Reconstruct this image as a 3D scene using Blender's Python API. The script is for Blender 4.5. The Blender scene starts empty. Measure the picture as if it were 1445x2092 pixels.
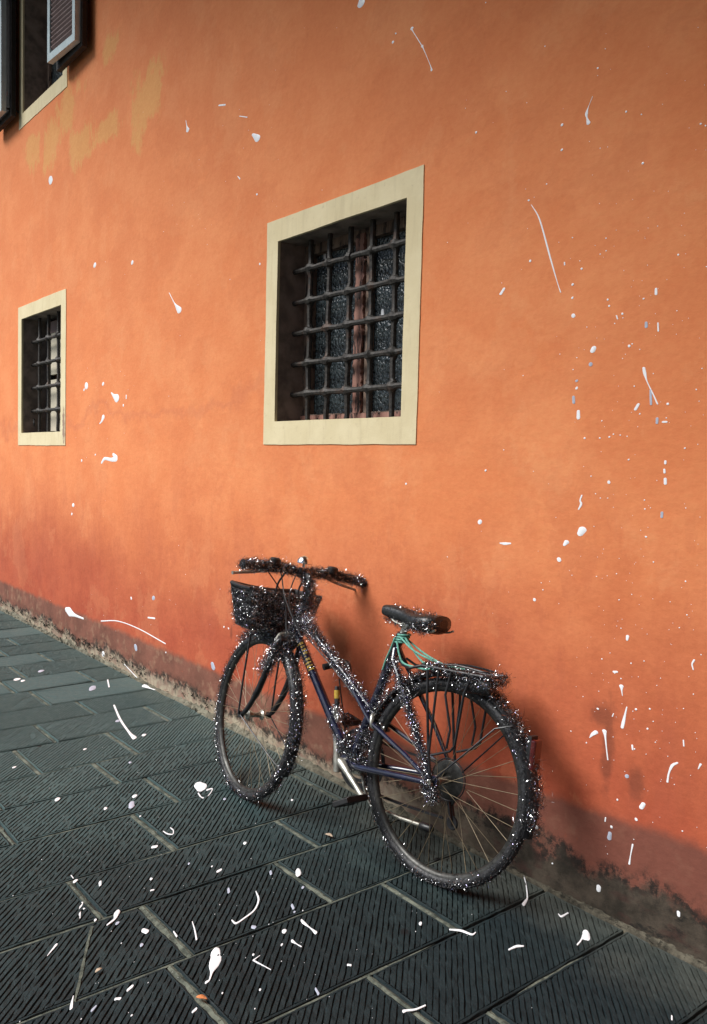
import bpy, math, random
import numpy as np
from mathutils import Vector, Matrix

# ------------------------------------------------------------------ camera, sky, sun, exposure
S = bpy.context.scene
COL = S.collection
EYE = 1.33
cam_d = bpy.data.cameras.new("camera")
cam = bpy.data.objects.new("camera", cam_d)
COL.objects.link(cam)
S.camera = cam
cam_d.sensor_fit = 'HORIZONTAL'
cam_d.sensor_width = 36.0
cam_d.lens = 36.0 * 1717.89 / 1445.0
cam_d.clip_start = 0.02
cam_d.clip_end = 500.0
RX = Vector((0.624984, 0.780234, 0.025109))
RD = Vector((0.062212, -0.017719, -0.997906))
RF = Vector((-0.778155, 0.625237, -0.059614))
M = Matrix.Identity(4)
for i in range(3):
    M[i][0] = RX[i]; M[i][1] = -RD[i]; M[i][2] = -RF[i]
M[2][3] = EYE
cam.matrix_world = M

SUN_DIR = Vector((-0.34, -0.66, 0.80)).normalized()      # towards the sun
elev = math.asin(SUN_DIR.z)
azim = math.atan2(SUN_DIR.x, SUN_DIR.y)
world = bpy.data.worlds.new("World")
S.world = world
world.use_nodes = True
wn = world.node_tree
wn.nodes.clear()
wo = wn.nodes.new('ShaderNodeOutputWorld')
wb = wn.nodes.new('ShaderNodeBackground')
ws = wn.nodes.new('ShaderNodeTexSky')
ws.sky_type = 'NISHITA'
ws.sun_disc = False
ws.sun_elevation = elev
ws.sun_rotation = azim
ws.air_density = 1.0
ws.dust_density = 1.0
ws.ozone_density = 1.0
wb.inputs['Strength'].default_value = 0.055
wn.links.new(ws.outputs[0], wb.inputs['Color'])
wn.links.new(wb.outputs[0], wo.inputs['Surface'])
sun_d = bpy.data.lights.new("sun", 'SUN')
sun_d.energy = 3.6
sun_d.angle = math.radians(36)
sun_d.color = (1.0, 0.985, 0.96)
sun = bpy.data.objects.new("sun", sun_d)
COL.objects.link(sun)
sun.rotation_euler = SUN_DIR.to_track_quat('Z', 'Y').to_euler()
S.view_settings.view_transform = 'Standard'
S.view_settings.look = 'None'
S.view_settings.exposure = 0.62
S.view_settings.gamma = 1.0

random.seed(7)
rng = np.random.default_rng(11)
D = 2.12            # the wall plane
V3 = lambda *a: np.array(a, float)

# ------------------------------------------------------------------ node helpers
class NT:
    def __init__(s, name):
        s.m = bpy.data.materials.new(name)
        s.m.use_nodes = True
        s.t = s.m.node_tree
        s.b = s.t.nodes['Principled BSDF']
        s._pos = None
    def n(s, typ, **kw):
        q = s.t.nodes.new(typ)
        for k, v in kw.items():
            setattr(q, k, v)
        return q
    def put(s, sock, v):
        if v is None:
            return
        if hasattr(v, 'links'):
            s.t.links.new(v, sock)
        elif isinstance(v, (tuple, list)):
            v = tuple(v)
            if sock.type == 'RGBA' and len(v) == 3:
                v = v + (1.0,)
            sock.default_value = v
        else:
            sock.default_value = v
    @property
    def pos(s):
        if s._pos is None:
            s._pos = s.n('ShaderNodeNewGeometry').outputs['Position']
        return s._pos
    def math(s, op, a, b=None, c=None, clamp=False):
        q = s.n('ShaderNodeMath', operation=op, use_clamp=clamp)
        for i, v in enumerate((a, b, c)):
            s.put(q.inputs[i], v)
        return q.outputs[0]
    def vmath(s, op, a, b=None):
        q = s.n('ShaderNodeVectorMath', operation=op)
        s.put(q.inputs[0], a); s.put(q.inputs[1], b)
        return q
    def xyz(s, v=None):
        q = s.n('ShaderNodeSeparateXYZ')
        s.put(q.inputs[0], v if v is not None else s.pos)
        return q.outputs
    def scaled(s, sc, off=(0, 0, 0)):
        q = s.n('ShaderNodeMapping')
        s.put(q.inputs['Vector'], s.pos)
        q.inputs['Scale'].default_value = sc
        q.inputs['Location'].default_value = off
        return q.outputs[0]
    def noise(s, scale, detail=4, rough=0.55, vec=None, dist=0.0):
        q = s.n('ShaderNodeTexNoise')
        s.put(q.inputs['Vector'], vec if vec is not None else s.pos)
        q.inputs['Scale'].default_value = scale
        q.inputs['Detail'].default_value = detail
        q.inputs['Roughness'].default_value = rough
        q.inputs['Distortion'].default_value = dist
        return q.outputs['Fac']
    def vor(s, scale, vec=None, out='Distance', feature='F1', rand=1.0):
        q = s.n('ShaderNodeTexVoronoi', feature=feature)
        s.put(q.inputs['Vector'], vec if vec is not None else s.pos)
        q.inputs['Scale'].default_value = scale
        q.inputs['Randomness'].default_value = rand
        return q.outputs[out]
    def ramp(s, v, a, b, lo=0.0, hi=1.0):
        q = s.n('ShaderNodeMapRange', interpolation_type='SMOOTHSTEP')
        s.put(q.inputs['Value'], v)
        q.inputs['From Min'].default_value = a
        q.inputs['From Max'].default_value = b
        q.inputs['To Min'].default_value = lo
        q.inputs['To Max'].default_value = hi
        return q.outputs[0]
    def mix(s, f, a, b, mode='MIX'):
        q = s.n('ShaderNodeMix', data_type='RGBA', blend_type=mode)
        s.put(q.inputs[0], f); s.put(q.inputs[6], a); s.put(q.inputs[7], b)
        return q.outputs[2]
    def bump(s, h, strength=0.5, dist=0.01, normal=None):
        q = s.n('ShaderNodeBump')
        q.inputs['Strength'].default_value = strength
        q.inputs['Distance'].default_value = dist
        s.put(q.inputs['Height'], h)
        if normal is not None:
            s.put(q.inputs['Normal'], normal)
        return q.outputs[0]
    def set(s, **kw):
        names = dict(color='Base Color', rough='Roughness', metal='Metallic', spec='Specular IOR Level', normal='Normal',
                     coat='Coat Weight', trans='Transmission Weight', emit='Emission Color', emits='Emission Strength', alpha='Alpha')
        for k, v in kw.items():
            s.put(s.b.inputs[names[k]], v)
        return s.m

def simple(name, color, rough=0.5, metal=0.0, var=0.25, scale=40, spec=0.5, bump=0.0, coat=0.0):
    t = NT(name)
    nz = t.noise(scale, 4)
    dark = tuple(c * (1 - var) for c in color)
    lite = tuple(min(1, c * (1 + var)) for c in color)
    t.set(color=t.mix(t.ramp(nz, 0.3, 0.7), dark, lite), rough=t.ramp(t.noise(scale * 0.6, 3), 0.3, 0.7, max(0.02, rough - 0.08), min(1, rough + 0.1)),
          metal=metal, spec=spec, coat=coat)
    if bump:
        t.set(normal=t.bump(nz, bump, 0.004))
    return t.m

# ------------------------------------------------------------------ materials
def wall_material():
    t = NT("orange_plaster")
    x, y, z = t.xyz()
    big = t.noise(0.9, 6, 0.6)
    mid = t.noise(4.0, 5, 0.6)
    fine = t.noise(55.0, 4, 0.6)
    drip = t.noise(3.0, 5, 0.6, t.scaled((3.0, 1.0, 0.45)))
    h = t.math('ADD', z, t.math('MULTIPLY', t.math('SUBTRACT', big, 0.5), 0.8))
    h = t.math('ADD', h, t.math('MULTIPLY', t.math('SUBTRACT', drip, 0.5), 0.22))
    h = t.math('ADD', h, t.ramp(x, -3.6, -2.2, 0.0, 0.04))
    red = t.ramp(h, 1.35, 0.30)
    upper = t.mix(t.ramp(mid, 0.35, 0.7), (0.75, 0.238, 0.090), (0.80, 0.280, 0.112))
    lower = t.mix(t.ramp(mid, 0.35, 0.65), (0.38, 0.075, 0.036), (0.46, 0.102, 0.047))
    col = t.mix(red, upper, lower)
    # tide marks of old damp
    h2 = t.math('ADD', z, t.math('MULTIPLY', t.math('SUBTRACT', t.noise(1.7, 6, 0.62), 0.5), 0.75))
    tide = t.math('SUBTRACT', 1.0, t.ramp(t.math('ABSOLUTE', t.math('SUBTRACT', h2, 1.58)), 0.0, 0.05))
    tide = t.math('MULTIPLY', tide, t.ramp(x, -2.8, -3.6))
    col = t.mix(t.math('MULTIPLY', tide, 0.35), col, (0.56, 0.17, 0.085))
    damp = t.math('MULTIPLY', t.ramp(t.noise(2.3, 6, 0.65, t.scaled((1.6, 1, 0.7), (4, 0, 2))), 0.52, 0.68), t.ramp(z, 1.5, 0.5))
    col = t.mix(t.math('MULTIPLY', damp, 0.22), col, (0.42, 0.115, 0.065))
    # trowelled patches with a definite edge
    pa = t.ramp(t.noise(1.6, 8, 0.68, t.scaled((1, 1, 1.3), (9, 4, 1))), 0.50, 0.535)
    col = t.mix(t.math('MULTIPLY', pa, 0.10), col, (0.50, 0.13, 0.055))
    pb = t.ramp(t.noise(3.1, 8, 0.7, t.scaled((1, 1, 0.8), (2, 8, 5))), 0.55, 0.58)
    col = t.mix(t.math('MULTIPLY', pb, 0.09), col, (0.85, 0.42, 0.20))
    pc = t.math('MULTIPLY', t.ramp(t.noise(2.6, 8, 0.7, t.scaled((1.2, 1, 0.7), (6, 2, 7))), 0.55, 0.575), t.ramp(z, 1.75, 0.6))
    col = t.mix(t.math('MULTIPLY', pc, 0.20), col, (0.44, 0.11, 0.055))
    # ochre patches where the newer coat has worn off, under the shuttered window
    och = None
    for (px, pz, rx, rz) in ((-5.86, 3.72, 0.26, 0.20), (-5.64, 3.40, 0.30, 0.16), (-4.62, 3.36, 0.24, 0.26), (-5.15, 3.84, 0.14, 0.10),
                             (-6.62, 3.62, 0.25, 0.16), (-5.2, 3.35, 0.25, 0.10), (-6.2, 3.55, 0.25, 0.2)):
        dx = t.math('DIVIDE', t.math('SUBTRACT', x, px), rx)
        dz = t.math('DIVIDE', t.math('SUBTRACT', z, pz), rz)
        dd = t.math('SQRT', t.math('ADD', t.math('MULTIPLY', dx, dx), t.math('MULTIPLY', dz, dz)))
        mk = t.ramp(t.math('ADD', dd, t.math('MULTIPLY', t.math('SUBTRACT', t.noise(6.0, 9, 0.72, t.scaled((1.2, 1, 0.6))), 0.5), 4.0)), 0.95, 0.55)
        och = mk if och is None else t.math('MAXIMUM', och, mk)
    col = t.mix(t.math('MULTIPLY', och, 0.50), col, (0.70, 0.41, 0.135))
    # dark runs on the wall right of the bicycle
    run = None
    for (px, pz, rx, rz) in ((-1.415, 0.50, 0.022, 0.17), (-1.44, 0.60, 0.05, 0.05), (-1.32, 0.43, 0.035, 0.06), (-3.58, 0.47, 0.012, 0.05)):
        dx = t.math('DIVIDE', t.math('SUBTRACT', x, px), rx)
        dz = t.math('DIVIDE', t.math('SUBTRACT', z, pz), rz)
        dd = t.math('SQRT', t.math('ADD', t.math('MULTIPLY', dx, dx), t.math('MULTIPLY', dz, dz)))
        mk = t.ramp(t.math('ADD', dd, t.math('MULTIPLY', t.math('SUBTRACT', t.noise(22.0, 4, 0.65), 0.5), 1.6)), 1.2, 0.3)
        run = mk if run is None else t.math('MAXIMUM', run, mk)
    col = t.mix(t.math('MULTIPLY', run, 0.6), col, (0.17, 0.050, 0.028))
    # painted plinth band
    top = t.math('ADD', 0.243, t.math('MULTIPLY', t.math('MAXIMUM', t.math('ADD', x, 3.0), 0.0), 0.043))
    zb = t.math('ADD', t.math('SUBTRACT', z, top), t.math('MULTIPLY', t.math('SUBTRACT', t.noise(9, 6, 0.65), 0.5), 0.055))
    band = t.math('MULTIPLY', t.ramp(zb, 0.022, -0.022), t.ramp(t.noise(17, 6, 0.7), 0.26, 0.40, 0.45, 1.0))
    bcol = t.mix(t.ramp(t.noise(7, 5, 0.6), 0.3, 0.7), (0.15, 0.062, 0.042), (0.23, 0.092, 0.062))
    bcol = t.mix(t.math('MULTIPLY', t.ramp(t.noise(13, 5, 0.6), 0.5, 0.7), 0.5), bcol, (0.36, 0.22, 0.14))
    bcol = t.mix(t.math('MULTIPLY', t.ramp(t.math('ADD', x, t.math('MULTIPLY', t.math('SUBTRACT', mid, 0.5), 1.5)), -2.6, -1.3), 0.8), bcol, (0.190, 0.060, 0.040))
    col = t.mix(band, col, bcol)
    # grey-brown render showing low down, further up the wall towards the right
    lim = t.math('ADD', 0.075, t.math('MULTIPLY', t.ramp(x, -2.9, -1.5), 0.075))
    zl = t.math('SUBTRACT', t.math('ADD', z, t.math('MULTIPLY', t.math('SUBTRACT', t.noise(5, 7, 0.66), 0.5), 0.26)), lim)
    low = t.ramp(zl, 0.025, -0.03)
    right = t.ramp(x, -2.7, -1.7)
    lcol = t.mix(right, t.mix(t.ramp(t.noise(16, 5, 0.6), 0.35, 0.65), (0.27, 0.19, 0.14), (0.38, 0.32, 0.23)),
                 t.mix(t.ramp(t.noise(11, 6, 0.65), 0.35, 0.65), (0.026, 0.021, 0.015), (0.074, 0.057, 0.042)))
    lcol = t.mix(t.math('MULTIPLY', t.ramp(t.noise(8, 5, 0.6, t.scaled((1, 1, 2), (7, 1, 3))), 0.52, 0.66), 0.65), lcol, t.mix(right, (0.24, 0.12, 0.09), (0.055, 0.025, 0.020)))
    col = t.mix(low, col, lcol)
    # black mould along the upper edge of the bare render
    edge = t.math('SUBTRACT', 1.0, t.ramp(t.math('ABSOLUTE', t.math('SUBTRACT', zl, 0.0)), 0.0, 0.05))
    mo = t.math('MULTIPLY', edge, t.ramp(t.noise(26, 6, 0.75), 0.43, 0.55))
    mo2 = t.math('MULTIPLY', t.math('MULTIPLY', low, right), t.ramp(t.noise(9, 6, 0.75, t.scaled((0.8, 1, 1.6), (3, 2, 9))), 0.55, 0.66))
    mo = t.math('MAXIMUM', mo, mo2)
    col = t.mix(t.math('MULTIPLY', mo, 0.93), col, (0.014, 0.013, 0.011))
    # fine speckle of the plaster
    col = t.mix(0.16, col, t.mix(t.ramp(fine, 0.3, 0.7), (0.35, 0.35, 0.35), (0.65, 0.65, 0.65)), 'OVERLAY')
    hgt = t.math('ADD', t.math('MULTIPLY', fine, 0.5), t.math('MULTIPLY', mid, 1.5))
    hgt = t.math('ADD', hgt, t.math('MULTIPLY', t.math('MULTIPLY', low, t.noise(30, 6, 0.7)), 3.0))
    hgt = t.math('ADD', hgt, t.math('MULTIPLY', t.noise(13, 6, 0.6, t.scaled((1, 1, 1.6))), 1.6))
    t.set(color=col, rough=0.86, spec=0.25, normal=t.bump(hgt, 0.28, 0.006))
    return t.m

def stone_material():
    t = NT("grooved_grey_stone")
    at = t.n('ShaderNodeAttribute', attribute_name='tone').outputs['Fac']
    n1 = t.noise(2.2, 6, 0.6)
    n2 = t.noise(28, 5, 0.65)
    base = t.mix(t.ramp(n1, 0.3, 0.7), (0.008, 0.018, 0.021), (0.018, 0.032, 0.033))
    base = t.mix(t.ramp(n2, 0.35, 0.7), t.mix(0.5, base, (0.010, 0.014, 0.014)), base)
    x_, y_, _q = t.xyz()
    pol = t.ramp(t.noise(4.5, 7, 0.7, t.scaled((1, 1, 1), (5, 1, 2))), 0.50, 0.62)
    base = t.mix(t.math('MULTIPLY', pol, 0.35), base, (0.042, 0.064, 0.061))
    base = t.mix(t.math('MULTIPLY', at, 0.6), base, (0.009, 0.019, 0.023))
    near = t.math('MULTIPLY', t.ramp(t.math('ADD', t.math('SUBTRACT', x_, y_), t.math('MULTIPLY', t.math('SUBTRACT', t.noise(1.1, 5, 0.6), 0.5), 1.2)), -3.9, -2.9), 0.5)  # darker towards the foreground: vignette falloff put into the stone colour
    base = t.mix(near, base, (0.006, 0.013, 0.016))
    # paler to the left: dust and grazing sheen put into the colour
    x, y, _z = t.xyz()
    far = t.math('MULTIPLY', t.ramp(t.math('ADD', x, t.math('MULTIPLY', t.math('SUBTRACT', t.noise(1.3, 5, 0.6), 0.5), 1.6)), -1.7, -3.9), 0.66)
    base = t.mix(far, base, (0.082, 0.140, 0.138))
    du = t.math('MULTIPLY', t.ramp(t.math('ADD', y, t.math('MULTIPLY', t.math('SUBTRACT', t.noise(5, 5, 0.6), 0.5), 0.5)), 1.8, 2.15), 0.30)  # sandy dust near the wall
    base = t.mix(du, base, (0.16, 0.165, 0.135))
    # worn gum and tar spots
    vd = t.vor(5.5)
    spot = t.math('MULTIPLY', t.ramp(t.math('ADD', vd, t.math('MULTIPLY', t.noise(45, 3), 0.12)), 0.16, 0.11), t.ramp(t.vor(5.5, out='Color'), 0.62, 0.66))
    base = t.mix(t.math('MULTIPLY', spot, 0.9), base, (0.008, 0.009, 0.010))
    t.set(color=base, rough=t.ramp(n2, 0.3, 0.7, 0.55, 0.75), spec=0.28,
          normal=t.bump(t.math('ADD', t.noise(140, 4, 0.7), t.math('MULTIPLY', n2, 2.2)), 0.7, 0.003))
    return t.m

def mortar_material(name, a, b):
    t = NT(name)
    nz = t.noise(24, 6, 0.7)
    c = t.mix(t.ramp(nz, 0.35, 0.65), a, b)
    c = t.mix(t.math('MULTIPLY', t.ramp(t.noise(55, 5, 0.7), 0.56, 0.66), 0.8), c, (0.03, 0.028, 0.022))
    t.set(color=c, rough=0.95, spec=0.2, normal=t.bump(t.noise(70, 5, 0.7), 0.7, 0.006))
    return t.m

def glass_material():
    t = NT("pebbled_window_glass")
    v = t.vor(95, t.scaled((1.0, 1.0, 0.8)), feature='SMOOTH_F1')
    n = t.noise(70, 3, 0.6)
    t.set(color=t.mix(t.ramp(n, 0.35, 0.65), (0.006, 0.009, 0.010), (0.050, 0.066, 0.072)), rough=0.22, spec=0.7,
          normal=t.bump(t.math('ADD', v, n), 0.42, 0.012))
    return t.m

def wood_material(name, a, b, peel):
    t = NT(name)
    g = t.noise(9, 5, 0.6, t.scaled((9, 9, 0.8)))
    c = t.mix(t.ramp(g, 0.3, 0.7), a, b)
    pm = t.ramp(t.noise(20, 5, 0.7, t.scaled((1.6, 1.6, 0.5))), 0.53, 0.58)
    c = t.mix(t.math('MULTIPLY', pm, peel), c, (0.02, 0.014, 0.012))
    t.set(color=c, rough=0.75, normal=t.bump(t.math('ADD', g, t.math('MULTIPLY', pm, -1.0)), 0.5, 0.004))
    return t.m

def iron_material():
    t = NT("weathered_grille_iron")
    n = t.noise(60, 5, 0.7)
    c = t.mix(t.ramp(n, 0.35, 0.65), (0.022, 0.019, 0.017), (0.062, 0.055, 0.047))
    c = t.mix(t.math('MULTIPLY', t.ramp(t.noise(18, 4), 0.55, 0.7), 0.5), c, (0.10, 0.05, 0.03))
    t.set(color=c, rough=0.6, metal=0.3, normal=t.bump(n, 0.6, 0.003))
    return t.m

def frame_paint():
    t = NT("dark_violet_bicycle_paint")
    n = t.noise(35, 4, 0.6)
    t.set(color=t.mix(t.ramp(n, 0.4, 0.7), (0.004, 0.005, 0.018), (0.009, 0.011, 0.042)), rough=0.25, coat=1.0, metal=0.0,
          normal=t.bump(n, 0.08, 0.002))
    t.b.inputs['Coat Roughness'].default_value = 0.055
    return t.m

MT = {}
MT['plaster'] = wall_material()
MT['stone'] = stone_material()
MT['mortar'] = mortar_material("sandy_joint_mortar", (0.048, 0.056, 0.046), (0.150, 0.162, 0.128))
def fillet_material():
    t = NT("crumbling_wall_mortar")
    x = t.xyz()[0]
    nz = t.noise(24, 6, 0.7)
    f = t.ramp(t.math('ADD', x, t.math('MULTIPLY', t.math('SUBTRACT', t.noise(3, 4), 0.5), 1.2)), -3.0, -1.8)
    c = t.mix(f, t.mix(t.ramp(nz, 0.35, 0.65), (0.11, 0.098, 0.072), (0.21, 0.195, 0.145)), t.mix(t.ramp(nz, 0.35, 0.65), (0.045, 0.040, 0.030), (0.13, 0.115, 0.085)))
    c = t.mix(t.math('MULTIPLY', t.ramp(t.noise(40, 5, 0.7), 0.55, 0.64), 0.85), c, (0.025, 0.023, 0.018))
    t.set(color=c, rough=0.95, spec=0.2, normal=t.bump(t.noise(70, 5, 0.7), 0.7, 0.006))
    return t.m
MT['fillet'] = fillet_material()
MT['bed'] = simple("dark_joint_dirt", (0.022, 0.023, 0.021), 0.95, var=0.4)
def cream_material():
    t = NT("cream_window_surround_paint")
    n = t.noise(7, 5, 0.6)
    st = t.ramp(t.noise(9, 6, 0.65, t.scaled((3.0, 1.0, 0.35))), 0.50, 0.70)
    c = t.mix(t.ramp(n, 0.3, 0.7), (0.69, 0.585, 0.36), (0.76, 0.655, 0.42))
    c = t.mix(t.math('MULTIPLY', st, 0.22), c, (0.42, 0.33, 0.20))
    c = t.mix(t.math('MULTIPLY', t.ramp(t.noise(38, 6, 0.75), 0.60, 0.70), 0.35), c, (0.40, 0.30, 0.19))
    x, y, z = t.xyz()
    dx = t.math('DIVIDE', t.math('SUBTRACT', x, -5.915), 0.030)
    dz = t.math('DIVIDE', t.math('SUBTRACT', z, 1.52), 0.15)
    rd = t.math('SQRT', t.math('ADD', t.math('MULTIPLY', dx, dx), t.math('MULTIPLY', dz, dz)))
    rm = t.ramp(t.math('ADD', rd, t.math('MULTIPLY', t.math('SUBTRACT', t.noise(24, 5, 0.7), 0.5), 2.0)), 1.1, 0.4)
    c = t.mix(t.math('MULTIPLY', rm, 0.75), c, (0.20, 0.095, 0.090))
    t.set(color=c, rough=0.85, spec=0.25, normal=t.bump(t.math('ADD', n, t.noise(60, 5, 0.7)), 0.25, 0.004))
    return t.m
MT['cream'] = cream_material()
MT['oldcream'] = simple("plain_cream_paint", (0.71, 0.625, 0.405), 0.85, var=0.07, scale=7, bump=0.1, spec=0.25)
MT['reveal'] = simple("grey_brown_reveal_plaster", (0.24, 0.19, 0.16), 0.9, var=0.35, scale=12, bump=0.3, spec=0.2)
MT['glass'] = glass_material()
MT['redwood'] = wood_material("peeling_red_brown_wood", (0.26, 0.115, 0.085), (0.38, 0.20, 0.15), 0.9)
MT['greywood'] = wood_material("weathered_grey_brown_wood", (0.15, 0.10, 0.075), (0.27, 0.185, 0.135), 0.8)
MT['board'] = simple("pale_inner_board", (0.52, 0.47, 0.36), 0.8, var=0.12, scale=9)
MT['black'] = simple("unlit_room_black", (0.006, 0.006, 0.007), 0.9, var=0.2)
MT['iron'] = iron_material()
MT['shutterframe'] = simple("pale_blue_grey_shutter_paint", (0.50, 0.60, 0.62), 0.6, var=0.08, scale=14)
MT['louvre'] = simple("dull_brown_louvre_paint", (0.19, 0.125, 0.115), 0.7, var=0.15, scale=14)
MT['darkleaf'] = simple("near_black_brown_shutter_back", (0.012, 0.009, 0.008), 0.7, var=0.3)  # shutter shadow as a near-black colour
MT['rooftile'] = simple("terracotta_roof_tile", (0.36, 0.16, 0.09), 0.85, var=0.3, scale=6)
MT['paint'] = frame_paint()
MT['tyre'] = simple("black_tyre_rubber", (0.016, 0.016, 0.018), 0.55, var=0.4, scale=90, bump=0.4)
MT['rim'] = simple("dull_alloy_rim", (0.055, 0.054, 0.050), 0.42, 0.7, var=0.3, scale=60)
MT['steel'] = simple("worn_silver_steel", (0.42, 0.41, 0.36), 0.42, 0.8, var=0.25, scale=50)
MT['chrome'] = simple("bright_chrome", (0.95, 0.95, 0.93), 0.16, 1.0, var=0.05)
MT['spoke'] = simple("rusty_straw_spoke_wire", (0.21, 0.165, 0.10), 0.5, 0.3, var=0.3, scale=30)
MT['blackmetal'] = simple("black_painted_metal", (0.014, 0.014, 0.016), 0.35, var=0.3)
MT['plastic'] = simple("black_plastic", (0.012, 0.012, 0.013), 0.45, var=0.3, bump=0.1)
MT['saddle'] = simple("black_saddle_vinyl", (0.016, 0.017, 0.018), 0.32, var=0.3, scale=120, bump=0.25)
MT['red'] = simple("red_lamp_lens", (0.065, 0.005, 0.005), 0.15, var=0.3, scale=80, coat=0.6)
MT['cord'] = simple("teal_elastic_cord", (0.12, 0.36, 0.28), 0.6, var=0.35, scale=150, bump=0.3)
MT['yellow'] = simple("yellow_sticker", (0.42, 0.27, 0.03), 0.6, var=0.2, scale=120)
MT['white'] = simple("glossy_white_splash_paint", (0.90, 0.91, 0.93), 0.35, var=0.03)
MT['pale'] = simple("thin_bluish_splash_paint", (0.46, 0.50, 0.60), 0.3, var=0.08)
MT['leaf'] = simple("dry_orange_leaf", (0.50, 0.17, 0.05), 0.7, var=0.3, scale=80)
MT['paleleaf'] = simple("dry_beige_leaf", (0.46, 0.36, 0.26), 0.7, var=0.3, scale=80)
MT['moss'] = simple("black_green_moss", (0.018, 0.020, 0.012), 0.95, var=0.5, scale=90)
MT['tblack'] = simple("black_metallic_tinsel", (0.010, 0.010, 0.012), 0.20, 0.0, var=0.3)
MT['tsilver'] = simple("silver_metallic_tinsel", (0.92, 0.93, 0.96), 0.13, 1.0, var=0.1)
MT['tviolet'] = simple("violet_metallic_tinsel", (0.45, 0.42, 0.62), 0.14, 1.0, var=0.2)

# ------------------------------------------------------------------ mesh helpers
class MB:
    def __init__(s):
        s.v = []; s.f = []
    def add(s, vs, fs):
        o = len(s.v)
        s.v += [tuple(map(float, p)) for p in vs]
        s.f += [tuple(i + o for i in f) for f in fs]
    def box(s, lo, hi, mat=None):
        (a, b, c), (d, e, f) = lo, hi
        vs = [(a, b, c), (d, b, c), (d, e, c), (a, e, c), (a, b, f), (d, b, f), (d, e, f), (a, e, f)]
        if mat is not None:
            vs = [tuple(mat @ Vector(p)) for p in vs]
        s.add(vs, [(3, 2, 1, 0), (4, 5, 6, 7), (0, 1, 5, 4), (1, 2, 6, 5), (2, 3, 7, 6), (3, 0, 4, 7)])
    def tube(s, pts, r, n=10, cap=True):
        P = [np.array(p, float) for p in pts]
        R_ = [r] * len(P) if np.isscalar(r) else list(r)
        T = []
        for i in range(len(P)):
            a = P[max(0, i - 1)]; b = P[min(len(P) - 1, i + 1)]
            d = b - a
            T.append(d / (np.linalg.norm(d) + 1e-12))
        ref = np.array([0, 0, 1.0]) if abs(T[0][2]) < 0.9 else np.array([0, 1.0, 0])
        u = np.cross(T[0], ref); u /= np.linalg.norm(u)
        vs = []; fs = []
        for i, p in enumerate(P):
            u = u - T[i] * (u @ T[i]); u /= np.linalg.norm(u) + 1e-12
            w = np.cross(T[i], u)
            for k in range(n):
                a = 2 * math.pi * k / n
                vs.append(p + R_[i] * (math.cos(a) * u + math.sin(a) * w))
        for i in range(len(P) - 1):
            for k in range(n):
                q = (k + 1) % n
                fs.append((i * n + k, i * n + q, (i + 1) * n + q, (i + 1) * n + k))
        if cap:
            fs.append(tuple(range(n))[::-1])
            fs.append(tuple((len(P) - 1) * n + k for k in range(n)))
        s.add(vs, fs)
    def revolve(s, prof, c=(0, 0, 0), n=72, a0=0.0, a1=2 * math.pi, axis='Y', closed=True):
        """closed profile of (radius, offset along axis) swept about the axis through c"""
        full = abs(a1 - a0 - 2 * math.pi) < 1e-6
        m = n if full else n + 1
        vs = []; fs = []; k = len(prof)
        for i in range(m):
            a = a0 + (a1 - a0) * i / n
            for (r, o) in prof:
                if axis == 'Y':
                    vs.append((c[0] + r * math.cos(a), c[1] + o, c[2] + r * math.sin(a)))
                elif axis == 'Z':
                    vs.append((c[0] + r * math.cos(a), c[1] + r * math.sin(a), c[2] + o))
                else:
                    vs.append((c[0] + o, c[1] + r * math.cos(a), c[2] + r * math.sin(a)))
        for i in range(n):
            j = (i + 1) % m
            for q in range(k if closed else k - 1):
                p = (q + 1) % k
                fs.append((i * k + q, i * k + p, j * k + p, j * k + q))
        if not full and closed:
            fs.append(tuple(range(k)))
            fs.append(tuple(n * k + q for q in range(k))[::-1])
        s.add(vs, fs)
    def xf(s, fn):
        s.v = [tuple(fn(np.array(p))) for p in s.v]
        return s
    def build(s, name, mat, parent=None, smooth=True, mats=None, fmat=None):
        me = bpy.data.meshes.new(name)
        me.from_pydata(s.v, [], s.f)
        for m in (mats or [mat]):
            me.materials.append(m)
        if fmat is not None:
            me.polygons.foreach_set('material_index', np.asarray(fmat, dtype=np.int32))
        me.validate()
        if smooth:
            me.polygons.foreach_set('use_smooth', [True] * len(me.polygons))
            try:
                me.set_sharp_from_angle(angle=math.radians(38))
            except Exception:
                pass
        me.update()
        o = bpy.data.objects.new(name, me)
        COL.objects.link(o)
        if parent is not None:
            o.parent = parent
        return o

def tag(o, label=None, cat=None, group=None, kind=None):
    if label: o['label'] = label
    if cat: o['category'] = cat
    if group: o['group'] = group
    if kind: o['kind'] = kind
    return o

def empty(name, loc=(0, 0, 0), parent=None):
    o = bpy.data.objects.new(name, None)
    o.empty_display_size = 0.1
    COL.objects.link(o)
    o.location = loc
    if parent is not None:
        o.parent = parent
    return o

def bez(pts, n=10):
    """Catmull-Rom through the points"""
    P = [np.array(p, float) for p in pts]
    P = [2 * P[0] - P[1]] + P + [2 * P[-1] - P[-2]]
    out = []
    for i in range(1, len(P) - 2):
        for k in range(n):
            t = k / n
            a, b, c, d = P[i - 1], P[i], P[i + 1], P[i + 2]
            out.append(0.5 * (2 * b + (c - a) * t + (2 * a - 5 * b + 4 * c - d) * t * t + (3 * b - a - 3 * c + d) * t ** 3))
    out.append(P[-2])
    return out

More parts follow.
